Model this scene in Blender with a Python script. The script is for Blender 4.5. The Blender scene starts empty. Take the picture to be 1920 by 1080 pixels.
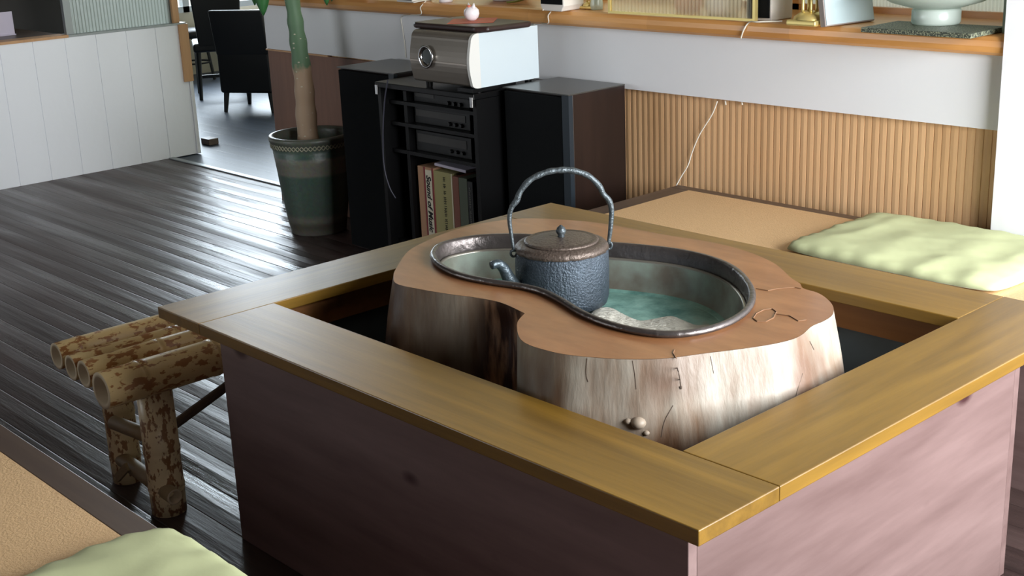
import bpy, bmesh, math, random
import numpy as np
from mathutils import Vector, Matrix, noise
random.seed(7)
SC = bpy.context.scene
COL = SC.collection
PI = math.pi

# ------------------------------------------------------------------ camera
TABLE_Z = 0.60            # top of the table boards above the floor
FOC = 2445.1
_U = np.array([-1390., -122.]); _V = np.array([3752., -340.])
def _ray(p):
    v = np.array([p[0]-960., p[1]-540., FOC]); return v/np.linalg.norm(v)
_X = -_ray(_U); _Y = _ray(_V); _Y = _Y - _X*_X.dot(_Y); _Y /= np.linalg.norm(_Y); _Z = np.cross(_X, _Y)
R3 = np.array([_X, _Y, _Z])
CAM = np.array([1.080, -1.321, 0.903 + TABLE_Z])
cam_d = bpy.data.cameras.new('camera'); cam = bpy.data.objects.new('camera', cam_d); COL.objects.link(cam)
cam_d.sensor_width = 36; cam_d.lens = FOC/1920*36; cam_d.clip_start = 0.05
m = Matrix.Identity(4)
for r in range(3):
    m[r][0] = R3[r][0]; m[r][1] = -R3[r][1]; m[r][2] = -R3[r][2]; m[r][3] = CAM[r]
cam.matrix_world = m
SC.camera = cam
def Q(px, py, ax, val):
    """point of the room seen at a photo pixel, on the plane axis ax = val"""
    d = R3 @ _ray((px, py)); k = (val - CAM[ax])/d[ax]; p = CAM + k*d
    return Vector((float(p[0]), float(p[1]), float(p[2])))

# ------------------------------------------------------------------ world, light, exposure
w = bpy.data.worlds.new('sky'); SC.world = w; w.use_nodes = True
nt = w.node_tree; nt.nodes.clear()
wo = nt.nodes.new('ShaderNodeOutputWorld'); bg = nt.nodes.new('ShaderNodeBackground')
tc = nt.nodes.new('ShaderNodeTexCoord'); sx = nt.nodes.new('ShaderNodeSeparateXYZ')
cr = nt.nodes.new('ShaderNodeValToRGB')
nt.links.new(tc.outputs['Generated'], sx.inputs[0]); nt.links.new(sx.outputs['Z'], cr.inputs[0])
cr.color_ramp.elements[0].position = 0.0; cr.color_ramp.elements[0].color = (.55, .58, .55, 1)
cr.color_ramp.elements[1].position = 0.25; cr.color_ramp.elements[1].color = (.86, .95, 1.0, 1)
nt.links.new(cr.outputs[0], bg.inputs[0]); bg.inputs[1].default_value = 2.0
nt.links.new(bg.outputs[0], wo.inputs[0])

def area(name, loc, direc, sx_, sy_, power, col):
    d = bpy.data.lights.new(name, 'AREA'); d.shape = 'RECTANGLE'; d.size = sx_; d.size_y = sy_
    d.energy = power; d.color = col
    o = bpy.data.objects.new(name, d); COL.objects.link(o); o.location = loc
    o.rotation_euler = Vector(direc).to_track_quat('-Z', 'Y').to_euler()
    return o
# daylight entering by the right-hand window and by the hall windows; added fill lamp left of the camera
area('right_window_daylight', (1.80, 1.10, 1.40), (-1, 0.16, -0.22), 1.9, 1.4, 230, (.96, .98, 1.0))
area('hall_window_daylight', (-9.9, 5.8, 2.0), (1, -0.12, -0.12), 5.6, 2.2, 600, (.78, .90, 1.0))
area('front_fill_light', (-4.9, -3.5, 1.6), (-0.1, 1, 0.0), 2.4, 1.5, 64, (.90, .96, 1.0))
vs = SC.view_settings; vs.view_transform = 'Standard'; vs.look = 'None'; vs.exposure = 0.0; vs.gamma = 1; vs.use_curve_mapping = False

# ------------------------------------------------------------------ materials
def lin(c):
    c = c/255.
    return c/12.92 if c <= .04045 else ((c+.055)/1.055)**2.4
def rgb(r, g, b): return (lin(r), lin(g), lin(b), 1)
MATS = {}
def newmat(name):
    m = bpy.data.materials.new(name); m.use_nodes = True
    n = m.node_tree; b = n.nodes['Principled BSDF']; MATS[name] = m
    return m, n, b
def plain(name, col, rough=.5, metal=0., bump=0., bscale=60., coat=0., spec=.5, var=.0, vscale=6.):
    m, n, b = newmat(name)
    b.inputs['Base Color'].default_value = col; b.inputs['Roughness'].default_value = rough
    b.inputs['Metallic'].default_value = metal; b.inputs['Coat Weight'].default_value = coat
    b.inputs['Specular IOR Level'].default_value = spec
    t = n.nodes.new('ShaderNodeTexCoord')
    if var > 0:
        nz = n.nodes.new('ShaderNodeTexNoise'); nz.inputs['Scale'].default_value = vscale; nz.inputs['Detail'].default_value = 5
        n.links.new(t.outputs['Object'], nz.inputs['Vector'])
        mx = n.nodes.new('ShaderNodeMix'); mx.data_type = 'RGBA'
        mx.inputs[6].default_value = tuple(c*(1-var) for c in col[:3])+(1,)
        mx.inputs[7].default_value = tuple(min(1, c*(1+var)) for c in col[:3])+(1,)
        n.links.new(nz.outputs['Fac'], mx.inputs[0]); n.links.new(mx.outputs[2], b.inputs['Base Color'])
    if bump > 0:
        nb = n.nodes.new('ShaderNodeTexNoise'); nb.inputs['Scale'].default_value = bscale; nb.inputs['Detail'].default_value = 4
        n.links.new(t.outputs['Object'], nb.inputs['Vector'])
        bp = n.nodes.new('ShaderNodeBump'); bp.inputs['Strength'].default_value = bump; bp.inputs['Distance'].default_value = .01
        n.links.new(nb.outputs['Fac'], bp.inputs['Height']); n.links.new(bp.outputs[0], b.inputs['Normal'])
    return m
def wood(name, c0, c1, axis, rough=.4, scale=1., bump=.15, coat=0., knots=None, planks=None, stretch=.06, spec=.5, seam=.35, cup=0., kscale=4.6):
    """streaky grain along an axis; knots = colour of sparse knots; planks = (axis, width) seams"""
    m, n, b = newmat(name); L = n.links.new
    t = n.nodes.new('ShaderNodeTexCoord'); mp = n.nodes.new('ShaderNodeMapping')
    s = [1., 1., 1.]; s[axis] = stretch; mp.inputs['Scale'].default_value = s
    L(t.outputs['Object'], mp.inputs['Vector'])
    a = n.nodes.new('ShaderNodeTexNoise'); a.inputs['Scale'].default_value = 38*scale; a.inputs['Detail'].default_value = 7; a.inputs['Roughness'].default_value = .62
    c = n.nodes.new('ShaderNodeTexNoise'); c.inputs['Scale'].default_value = 7*scale; c.inputs['Detail'].default_value = 3
    L(mp.outputs[0], a.inputs['Vector']); L(mp.outputs[0], c.inputs['Vector'])
    ad = n.nodes.new('ShaderNodeMath'); ad.operation = 'ADD'; L(a.outputs['Fac'], ad.inputs[0]); L(c.outputs['Fac'], ad.inputs[1])
    rp = n.nodes.new('ShaderNodeValToRGB'); rp.color_ramp.elements[0].position = .33; rp.color_ramp.elements[1].position = .66
    rp.color_ramp.elements[0].color = c0; rp.color_ramp.elements[1].color = c1
    hf = n.nodes.new('ShaderNodeMath'); hf.operation = 'MULTIPLY'; hf.inputs[1].default_value = .5
    L(ad.outputs[0], hf.inputs[0]); L(hf.outputs[0], rp.inputs[0])
    out = rp.outputs[0]
    height = a.outputs['Fac']; roughsock = None
    if knots:
        mk = n.nodes.new('ShaderNodeMapping'); sk = [1., 1., 1.]; sk[axis] = .55; mk.inputs['Scale'].default_value = sk
        mk.inputs['Location'].default_value = (3.1, 1.7, 2.3)
        L(t.outputs['Object'], mk.inputs['Vector'])
        vo = n.nodes.new('ShaderNodeTexVoronoi'); vo.inputs['Scale'].default_value = kscale; L(mk.outputs[0], vo.inputs['Vector'])
        kr = n.nodes.new('ShaderNodeValToRGB'); kr.color_ramp.elements[0].position = .055; kr.color_ramp.elements[0].color = (1, 1, 1, 1)
        kr.color_ramp.elements[1].position = .14; kr.color_ramp.elements[1].color = (0, 0, 0, 1)
        L(vo.outputs['Distance'], kr.inputs[0])
        mx = n.nodes.new('ShaderNodeMix'); mx.data_type = 'RGBA'; L(kr.outputs[0], mx.inputs[0]); L(out, mx.inputs[6]); mx.inputs[7].default_value = knots
        out = mx.outputs[2]
    if planks:
        pa, pw = planks
        sp = n.nodes.new('ShaderNodeSeparateXYZ'); L(t.outputs['Object'], sp.inputs[0])
        d = n.nodes.new('ShaderNodeMath'); d.operation = 'DIVIDE'; d.inputs[1].default_value = pw; L(sp.outputs[pa], d.inputs[0])
        fl = n.nodes.new('ShaderNodeMath'); fl.operation = 'FLOOR'; L(d.outputs[0], fl.inputs[0])
        fr = n.nodes.new('ShaderNodeMath'); fr.operation = 'FRACT'; L(d.outputs[0], fr.inputs[0])
        wn = n.nodes.new('ShaderNodeTexWhiteNoise'); wn.noise_dimensions = '1D'; L(fl.outputs[0], wn.inputs['W'])
        tr = n.nodes.new('ShaderNodeMapRange'); tr.inputs[3].default_value = 1-seam; tr.inputs[4].default_value = 1+seam; L(wn.outputs['Value'], tr.inputs[0])
        mu = n.nodes.new('ShaderNodeMix'); mu.data_type = 'RGBA'; mu.blend_type = 'MULTIPLY'; mu.inputs[0].default_value = 1; L(out, mu.inputs[6])
        cb = n.nodes.new('ShaderNodeCombineXYZ'); [L(tr.outputs[0], cb.inputs[i]) for i in range(3)]
        L(cb.outputs[0], mu.inputs[7]); out = mu.outputs[2]
        # seam groove
        pp = n.nodes.new('ShaderNodeMath'); pp.operation = 'PINGPONG'; pp.inputs[1].default_value = .5; L(d.outputs[0], pp.inputs[0])
        sm = n.nodes.new('ShaderNodeMapRange'); sm.inputs[1].default_value = 0; sm.inputs[2].default_value = .03; L(pp.outputs[0], sm.inputs[0])
        hm = n.nodes.new('ShaderNodeMath'); hm.operation = 'MULTIPLY_ADD'; L(sm.outputs[0], hm.inputs[0]); hm.inputs[1].default_value = .8; L(height, hm.inputs[2])
        tl = n.nodes.new('ShaderNodeMath'); tl.operation = 'MULTIPLY_ADD'; L(wn.outputs['Value'], tl.inputs[0]); tl.inputs[1].default_value = .3; L(hm.outputs[0], tl.inputs[2])
        cu_ = n.nodes.new('ShaderNodeMath'); cu_.operation = 'MULTIPLY_ADD'; L(pp.outputs[0], cu_.inputs[0]); cu_.inputs[1].default_value = cup; L(tl.outputs[0], cu_.inputs[2])
        height = cu_.outputs[0]
        if cup:
            rr = n.nodes.new('ShaderNodeMapRange'); rr.inputs[1].default_value = .35; rr.inputs[2].default_value = .65; rr.inputs[3].default_value = rough-.13; rr.inputs[4].default_value = rough+.17
            L(c.outputs['Fac'], rr.inputs[0]); roughsock = rr.outputs[0]
    L(out, b.inputs['Base Color'])
    b.inputs['Roughness'].default_value = rough
    if roughsock: L(roughsock, b.inputs['Roughness'])
    b.inputs['Coat Weight'].default_value = coat; b.inputs['Coat Roughness'].default_value = .15
    b.inputs['Specular IOR Level'].default_value = spec
    bp = n.nodes.new('ShaderNodeBump'); bp.inputs['Strength'].default_value = bump; bp.inputs['Distance'].default_value = .004
    L(height, bp.inputs['Height']); L(bp.outputs[0], b.inputs['Normal'])
    return m
def blotch(name, base, spot, scale, stretch, lo=.55, hi=.6, rough=.35, axis=2):
    m, n, b = newmat(name); L = n.links.new
    t = n.nodes.new('ShaderNodeTexCoord'); mp = n.nodes.new('ShaderNodeMapping'); s = [1.]*3; s[axis] = stretch; mp.inputs['Scale'].default_value = s
    L(t.outputs['Object'], mp.inputs['Vector'])
    a = n.nodes.new('ShaderNodeTexNoise'); a.inputs['Scale'].default_value = scale; a.inputs['Detail'].default_value = 3; a.inputs['Roughness'].default_value = .6
    L(mp.outputs[0], a.inputs['Vector'])
    r = n.nodes.new('ShaderNodeValToRGB'); r.color_ramp.elements[0].position = lo; r.color_ramp.elements[0].color = base
    r.color_ramp.elements[1].position = hi; r.color_ramp.elements[1].color = spot
    L(a.outputs['Fac'], r.inputs[0]); L(r.outputs[0], b.inputs['Base Color']); b.inputs['Roughness'].default_value = rough
    return m

M_floor = wood('floor_planks', rgb(44, 34, 33), rgb(72, 57, 54), 0, rough=.33, planks=(1, .10), bump=.7, stretch=.08, seam=.2, cup=2.3, spec=.38)
M_hall = wood('hall_planks', rgb(46, 54, 66), rgb(70, 80, 94), 0, rough=.38, spec=.25, planks=(1, .15), bump=.2, seam=.12)
M_board = wood('table_varnish_x', rgb(94, 68, 18), rgb(138, 104, 36), 0, rough=.38, bump=.12, coat=.15)
M_boardy = wood('table_varnish_y', rgb(94, 68, 18), rgb(138, 104, 36), 1, rough=.38, bump=.12, coat=.15)
STAIN = (rgb(94, 73, 70), rgb(130, 108, 105))
M_box = wood('red_stained_pine_x', *STAIN, 0, rough=.42, bump=.06, knots=rgb(58, 30, 32), scale=.5, stretch=.12, kscale=7.0, coat=.2)
M_boxy = wood('red_stained_pine_y', *STAIN, 1, rough=.42, bump=.06, knots=rgb(58, 30, 32), scale=.5, stretch=.12, kscale=7.0, coat=.2)
M_apron = wood('apron_wood', rgb(120, 80, 42), rgb(150, 100, 54), 0, rough=.5)
M_liner = plain('dark_tin', rgb(110, 122, 130), .45, .2, var=.3, vscale=8)
M_stump_top = wood('cut_wood', rgb(124, 80, 48), rgb(162, 112, 72), 0, rough=.36, scale=.8, stretch=.3, bump=.1, coat=.2)
M_white = plain('white_paint', rgb(228, 229, 232), .75, bump=.05, bscale=40)
M_pwhite = plain('white_boarding', rgb(241, 244, 250), .55, bump=.15, bscale=30)
M_ceil = plain('ceiling_paint', rgb(112, 100, 86), .9)
M_dark = plain('dark_wall', rgb(44, 40, 36), .8)
M_slat = wood('bamboo_batten', rgb(196, 154, 110), rgb(216, 176, 132), 2, rough=.5, scale=.8, bump=.05)
M_shelf = wood('pine_counter', rgb(196, 134, 72), rgb(226, 170, 104), 0, rough=.33, bump=.03, coat=.2, planks=(0, .6), seam=.1)
M_trimw = wood('tan_trim', rgb(178, 134, 92), rgb(200, 156, 112), 2, rough=.5)
M_darkw = wood('dark_border', rgb(74, 60, 52), rgb(98, 82, 70), 0, rough=.4, bump=.05)
M_darkwy = wood('dark_border_y', rgb(74, 60, 52), rgb(98, 82, 70), 1, rough=.4, bump=.05)
M_tatami = plain('tatami_facing', rgb(212, 176, 130), .7, bump=.25, bscale=220, var=.05, vscale=90)
M_cush = plain('green_cotton', rgb(188, 194, 150), .9, bump=.08, bscale=25, var=.05, vscale=8)
M_cushw = plain('white_cotton', rgb(225, 228, 215), .9)
M_black = plain('black_vinyl', rgb(20, 19, 18), .5, bump=.05)
M_spk = plain('speaker_black', rgb(12, 14, 15), .5)
M_grille = plain('speaker_cloth', rgb(7, 10, 12), .9, spec=.2, bump=.2, bscale=400)
M_spks = wood('dark_rosewood', rgb(20, 12, 10), rgb(36, 23, 19), 2, rough=.35, bump=.05)
M_spktop = plain('speaker_top_lacquer', rgb(62, 62, 58), .28, spec=.8)
M_rack = plain('rack_black', rgb(8, 8, 9), .35, spec=.35)
M_comp = plain('component_face', rgb(20, 20, 20), .4)
M_compl = plain('component_strip', rgb(58, 56, 54), .4)
M_silver = plain('brushed_titanium', rgb(146, 139, 130), .36, .7)
M_chrome = plain('chrome', rgb(200, 200, 200), .15, 1.)
M_devw = plain('pale_grey_plastic', rgb(196, 208, 214), .45)
M_tray = plain('black_tray', rgb(46, 30, 28), .4, var=.5, vscale=30)
M_red = plain('red_paper', rgb(196, 106, 82), .7)
M_orn = plain('white_ceramic', rgb(236, 230, 232), .35)
M_cable = plain('white_cable', rgb(222, 218, 206), .5)
M_bcable = plain('black_cable', rgb(40, 40, 52), .5)
M_iron = plain('cast_iron', rgb(70, 80, 90), .46, .5, bump=.5, bscale=210, var=.35, vscale=30)
M_irontop = plain('cast_iron_lid', rgb(96, 84, 76), .42, .45, bump=.35, bscale=160, var=.25, vscale=18)
M_handle = plain('hammered_iron', rgb(84, 92, 96), .42, .6, bump=.3, bscale=170)
M_spout = plain('smooth_iron', rgb(70, 80, 86), .35, .6, bump=.3, bscale=120)
M_rim = plain('dark_copper_rim', rgb(104, 98, 96), .33, .75, bump=.25, bscale=60, var=.25, vscale=12)
M_ash = plain('white_ash', rgb(206, 204, 192), .95, bump=.8, bscale=70)
M_soil = plain('soil', rgb(40, 46, 40), .95, bump=1, bscale=60)
M_leaf = plain('leaf_green', rgb(52, 106, 56), .4, var=.3, vscale=14)
M_gold = plain('gold_metal', rgb(236, 214, 140), .28, .6)
M_paper = plain('white_paper', rgb(206, 198, 214), .8)
M_ink = plain('black_ink', rgb(24, 22, 22), .7)
M_photo = plain('pale_blue_board', rgb(190, 210, 216), .45)
M_framed = plain('grey_frame_edge', rgb(150, 140, 136), .5)
M_post = plain('grey_green_post', rgb(120, 136, 120), .5)
M_granite = blotch('granite_mat', rgb(46, 52, 46), rgb(130, 134, 110), 220, 1, .5, .56, .5)
M_alu = plain('aluminium', rgb(150, 156, 158), .4, .6)
M_beige = plain('beige_wall', rgb(196, 190, 170), .8)

# bamboo, pot glaze, stump bark, copper, kettle water, ribbed glass
M_bamboo = blotch('spotted_bamboo', rgb(240, 222, 178), rgb(160, 118, 78), 52, .55, .515, .56, .32, axis=2)
M_bambooy = blotch('spotted_bamboo_lying', rgb(220, 192, 138), rgb(164, 112, 66), 52, .5, .52, .565, .32, axis=1)
M_binner = plain('bamboo_inside', rgb(196, 178, 148), .7)
M_bold = plain('plain_bamboo', rgb(150, 130, 96), .5, var=.2)

def ptex(name, build, rough=.5, metal=0.):
    m, n, b = newmat(name); build(n, b); b.inputs['Roughness'].default_value = rough; b.inputs['Metallic'].default_value = metal
    return m
def _stump(n, b):
    L = n.links.new
    t = n.nodes.new('ShaderNodeTexCoord'); mp = n.nodes.new('ShaderNodeMapping'); mp.inputs['Scale'].default_value = (1, 1, .16)
    L(t.outputs['Object'], mp.inputs[0])
    a = n.nodes.new('ShaderNodeTexNoise'); a.inputs['Scale'].default_value = 20; a.inputs['Detail'].default_value = 8; a.inputs['Roughness'].default_value = .55
    L(mp.outputs[0], a.inputs[0])
    r = n.nodes.new('ShaderNodeValToRGB'); r.color_ramp.elements[0].position = .28; r.color_ramp.elements[0].color = rgb(118, 92, 70)
    r.color_ramp.elements[1].position = .62; r.color_ramp.elements[1].color = rgb(160, 154, 142)
    L(a.outputs['Fac'], r.inputs[0])
    c = n.nodes.new('ShaderNodeTexNoise'); c.inputs['Scale'].default_value = 4.5; c.inputs['Detail'].default_value = 3; L(t.outputs['Object'], c.inputs[0])
    r2 = n.nodes.new('ShaderNodeValToRGB'); r2.color_ramp.elements[0].position = .47; r2.color_ramp.elements[0].color = (0, 0, 0, 1); r2.color_ramp.elements[1].position = .66; r2.color_ramp.elements[1].color = (.75, .75, .75, 1)
    L(c.outputs['Fac'], r2.inputs[0])
    mx = n.nodes.new('ShaderNodeMix'); mx.data_type = 'RGBA'; L(r2.outputs[0], mx.inputs[0]); L(r.outputs[0], mx.inputs[6]); mx.inputs[7].default_value = rgb(96, 66, 48)
    at = n.nodes.new('ShaderNodeAttribute'); at.attribute_name = 'bark'
    m2 = n.nodes.new('ShaderNodeMix'); m2.data_type = 'RGBA'; L(at.outputs['Fac'], m2.inputs[0]); L(mx.outputs[2], m2.inputs[6])
    r3 = n.nodes.new('ShaderNodeValToRGB'); r3.color_ramp.elements[0].position = .44; r3.color_ramp.elements[0].color = rgb(62, 32, 20); r3.color_ramp.elements[1].position = .58; r3.color_ramp.elements[1].color = rgb(206, 160, 124)
    L(a.outputs['Fac'], r3.inputs[0]); L(r3.outputs[0], m2.inputs[7])
    sa = n.nodes.new('ShaderNodeAttribute'); sa.attribute_name = 'brown_tone'
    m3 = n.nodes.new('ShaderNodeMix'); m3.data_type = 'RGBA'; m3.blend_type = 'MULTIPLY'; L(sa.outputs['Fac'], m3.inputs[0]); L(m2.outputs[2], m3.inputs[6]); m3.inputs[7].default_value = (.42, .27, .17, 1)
    L(m3.outputs[2], b.inputs['Base Color'])
    bp = n.nodes.new('ShaderNodeBump'); bp.inputs['Strength'].default_value = .35; bp.inputs['Distance'].default_value = .012; L(a.outputs['Fac'], bp.inputs['Height']); L(bp.outputs[0], b.inputs['Normal'])
M_burl = plain('burl_wood', rgb(150, 136, 120), .5); M_crack2 = plain('dark_crack', rgb(84, 70, 60), .9)
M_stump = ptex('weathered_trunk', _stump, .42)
def _copper(n, b):
    L = n.links.new
    t = n.nodes.new('ShaderNodeTexCoord')
    a = n.nodes.new('ShaderNodeTexNoise'); a.inputs['Scale'].default_value = 9; a.inputs['Detail'].default_value = 7; L(t.outputs['Object'], a.inputs[0])
    r = n.nodes.new('ShaderNodeValToRGB'); r.color_ramp.elements[0].position = .36; r.color_ramp.elements[0].color = rgb(124, 114, 102); r.color_ramp.elements[1].position = .62; r.color_ramp.elements[1].color = rgb(160, 172, 160)
    L(a.outputs['Fac'], r.inputs[0]); L(r.outputs[0], b.inputs['Base Color'])
M_pan = ptex('aged_copper_wall', _copper, .42, .35)
def _verd(n, b):
    L = n.links.new
    t = n.nodes.new('ShaderNodeTexCoord')
    a = n.nodes.new('ShaderNodeTexNoise'); a.inputs['Scale'].default_value = 11; a.inputs['Detail'].default_value = 8; a.inputs['Roughness'].default_value = .6; L(t.outputs['Object'], a.inputs[0])
    r = n.nodes.new('ShaderNodeValToRGB'); r.color_ramp.elements[0].position = .36; r.color_ramp.elements[0].color = rgb(84, 134, 126); r.color_ramp.elements[1].position = .6; r.color_ramp.elements[1].color = rgb(156, 204, 192)
    e = r.color_ramp.elements.new(.72); e.color = rgb(168, 178, 164)
    L(a.outputs['Fac'], r.inputs[0]); L(r.outputs[0], b.inputs['Base Color'])
    bp = n.nodes.new('ShaderNodeBump'); bp.inputs['Strength'].default_value = .3; bp.inputs['Distance'].default_value = .01; L(a.outputs['Fac'], bp.inputs['Height']); L(bp.outputs[0], b.inputs['Normal'])
M_verd = ptex('verdigris', _verd, .35, .1)
def _pot(n, b):
    L = n.links.new
    t = n.nodes.new('ShaderNodeTexCoord'); s = n.nodes.new('ShaderNodeSeparateXYZ'); L(t.outputs['Object'], s.inputs[0])
    r = n.nodes.new('ShaderNodeValToRGB'); r.color_ramp.interpolation = 'EASE'
    els = [(0, (112, 110, 100)), (.10, (88, 84, 74)), (.17, (112, 112, 102)), (.24, (80, 96, 86)), (.62, (76, 96, 86)), (.66, (122, 122, 110)), (.80, (118, 118, 106)), (.84, (70, 92, 82)), (1, (92, 96, 86))]
    r.color_ramp.elements[0].color = rgb(*els[0][1]); r.color_ramp.elements[1].color = rgb(*els[-1][1])
    for p, c in els[1:-1]:
        e = r.color_ramp.elements.new(p); e.color = rgb(*c)
    mr = n.nodes.new('ShaderNodeMapRange'); mr.inputs[1].default_value = 0; mr.inputs[2].default_value = .44; L(s.outputs['Z'], mr.inputs[0]); L(mr.outputs[0], r.inputs[0])
    nz = n.nodes.new('ShaderNodeTexNoise'); nz.inputs['Scale'].default_value = 60; nz.inputs['Detail'].default_value = 4; L(t.outputs['Object'], nz.inputs[0])
    mx = n.nodes.new('ShaderNodeMix'); mx.data_type = 'RGBA'; mx.blend_type = 'MULTIPLY'; mx.inputs[0].default_value = .5; L(r.outputs[0], mx.inputs[6]); L(nz.outputs['Color'], mx.inputs[7])
    L(mx.outputs[2], b.inputs['Base Color'])
    bp = n.nodes.new('ShaderNodeBump'); bp.inputs['Strength'].default_value = .3; bp.inputs['Distance'].default_value = .005; L(nz.outputs['Fac'], bp.inputs['Height']); L(bp.outputs[0], b.inputs['Normal'])
M_pot = ptex('glazed_pot', _pot, .4)
def _trunk(n, b):
    L = n.links.new
    t = n.nodes.new('ShaderNodeTexCoord'); s = n.nodes.new('ShaderNodeSeparateXYZ'); L(t.outputs['Object'], s.inputs[0])
    nz = n.nodes.new('ShaderNodeTexNoise'); nz.inputs['Scale'].default_value = 22; nz.inputs['Detail'].default_value = 5; L(t.outputs['Object'], nz.inputs[0])
    ad = n.nodes.new('ShaderNodeMath'); ad.operation = 'MULTIPLY_ADD'; L(nz.outputs['Fac'], ad.inputs[0]); ad.inputs[1].default_value = .08; L(s.outputs['Z'], ad.inputs[2])
    r = n.nodes.new('ShaderNodeValToRGB'); r.color_ramp.elements[0].position = .78; r.color_ramp.elements[0].color = rgb(176, 150, 124); r.color_ramp.elements[1].position = .80; r.color_ramp.elements[1].color = rgb(92, 122, 92)
    L(ad.outputs[0], r.inputs[0])
    v = n.nodes.new('ShaderNodeTexVoronoi'); v.inputs['Scale'].default_value = 26; mp = n.nodes.new('ShaderNodeMapping'); mp.inputs['Scale'].default_value = (1, 1, 1.6); L(t.outputs['Object'], mp.inputs[0]); L(mp.outputs[0], v.inputs[0])
    vr = n.nodes.new('ShaderNodeValToRGB'); vr.color_ramp.elements[0].position = .08; vr.color_ramp.elements[0].color = (1, 1, 1, 1); vr.color_ramp.elements[1].position = .16; vr.color_ramp.elements[1].color = (0, 0, 0, 1)
    L(v.outputs['Distance'], vr.inputs[0])
    mx = n.nodes.new('ShaderNodeMix'); mx.data_type = 'RGBA'; L(vr.outputs[0], mx.inputs[0]); L(r.outputs[0], mx.inputs[6]); mx.inputs[7].default_value = rgb(196, 190, 168)
    L(mx.outputs[2], b.inputs['Base Color'])
M_trunk = ptex('tree_bark', _trunk, .6)
def glassy(name, col, trans=.75, rough=.25):
    m, n, b = newmat(name); L = n.links.new
    n.nodes.remove(b); o = n.nodes['Material Output']
    tr = n.nodes.new('ShaderNodeBsdfTranslucent'); tr.inputs[0].default_value = col
    gl = n.nodes.new('ShaderNodeBsdfGlossy'); gl.inputs['Roughness'].default_value = rough; gl.inputs[0].default_value = (.8, .8, .8, 1)
    di = n.nodes.new('ShaderNodeBsdfDiffuse'); di.inputs[0].default_value = col
    m1 = n.nodes.new('ShaderNodeMixShader'); m1.inputs[0].default_value = trans; L(di.outputs[0], m1.inputs[1]); L(tr.outputs[0], m1.inputs[2])
    m2 = n.nodes.new('ShaderNodeMixShader'); m2.inputs[0].default_value = .1; L(m1.outputs[0], m2.inputs[1]); L(gl.outputs[0], m2.inputs[2]); L(m2.outputs[0], o.inputs[0])
    return m
M_ribbed = glassy('ribbed_glass', (.96, .93, .70, 1), .8)
M_ribbedg = glassy('ribbed_grey_glass', (.66, .70, .62, 1), .6)
def realglass(name, col, rough=.03):
    m, n, b = newmat(name); b.inputs['Base Color'].default_value = col; b.inputs['Transmission Weight'].default_value = 1; b.inputs['Roughness'].default_value = rough; b.inputs['IOR'].default_value = 1.3
    return m
M_clear = realglass('clear_glass', (.95, 1, .97, 1))
def clearer(m, f):
    n = m.node_tree; o = n.nodes['Material Output']; src = o.inputs[0].links[0].from_socket
    t = n.nodes.new('ShaderNodeBsdfTransparent'); mx = n.nodes.new('ShaderNodeMixShader'); mx.inputs[0].default_value = f
    n.links.new(src, mx.inputs[1]); n.links.new(t.outputs[0], mx.inputs[2]); n.links.new(mx.outputs[0], o.inputs[0]); return m
M_panel = clearer(glassy('clear_ribbed_glass', (.95, .92, .72, 1), .7), .45)
M_bowlg = glassy('frosted_bowl_glass', (.78, .86, .80, 1), .5)

# ------------------------------------------------------------------ mesh helpers
def obj(name, bm, mat, parent=None, smooth=False, bevel=0., seg=2, loc=None):
    me = bpy.data.meshes.new(name); bmesh.ops.recalc_face_normals(bm, faces=bm.faces); bm.to_mesh(me); bm.free()
    o = bpy.data.objects.new(name, me); COL.objects.link(o)
    for mm in (mat if isinstance(mat, (list, tuple)) else [mat]): me.materials.append(mm)
    if smooth:
        for p in me.polygons: p.use_smooth = True
    if bevel > 0:
        md = o.modifiers.new('bevel', 'BEVEL'); md.width = bevel; md.segments = seg; md.limit_method = 'ANGLE'
    if loc is not None: o.location = loc
    if parent is not None: o.parent = parent
    return o
def thing(name, label, cat, loc=(0, 0, 0), rotz=0., group=None):
    o = bpy.data.objects.new(name, None); COL.objects.link(o); o.location = loc; o.rotation_euler = (0, 0, rotz)
    o.empty_display_size = .05
    return tag(o, label, cat, group)
def tag(o, label, cat, group=None, kind=None):
    o['label'] = label; o['category'] = cat
    if group: o['group'] = group
    if kind: o['kind'] = kind
    return o
def struct(o, label=None):
    o['kind'] = 'structure'
    if label: o['label'] = label
    return o
def base_obj(o, base):
    """move a single-mesh thing's origin to base"""
    b = Vector(base); o.data.transform(Matrix.Translation(-b)); o.location = b
    return o
def add_box(bm, x0, x1, y0, y1, z0, z1, mi=0):
    v = [bm.verts.new((x, y, z)) for z in (z0, z1) for y in (y0, y1) for x in (x0, x1)]
    for f in ((0, 1, 3, 2), (4, 5, 7, 6), (0, 1, 5, 4), (2, 3, 7, 6), (0, 2, 6, 4), (1, 3, 7, 5)):
        fc = bm.faces.new([v[i] for i in f]); fc.material_index = mi
    return v
def bx(*a, **k):
    bm = bmesh.new(); add_box(bm, *a, **k); return bm
def add_lathe(bm, prof, n=48, c=(0, 0, 0), cap=True, mi=0, jit=None):
    rings = []
    for r, z in prof:
        ring = []
        for i in range(n):
            a = 2*PI*i/n; rr = r if jit is None else r + jit(a, z)
            ring.append(bm.verts.new((c[0]+rr*math.cos(a), c[1]+rr*math.sin(a), c[2]+z)))
        rings.append(ring)
    for a, b in zip(rings, rings[1:]):
        for i in range(n):
            f = bm.faces.new((a[i], a[(i+1) % n], b[(i+1) % n], b[i])); f.material_index = mi
    if cap:
        for rg in (rings[0], rings[-1]):
            f = bm.faces.new(rg); f.material_index = mi
def lathe(prof, n=48, **k):
    bm = bmesh.new(); add_lathe(bm, prof, n, **k); return bm
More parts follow.
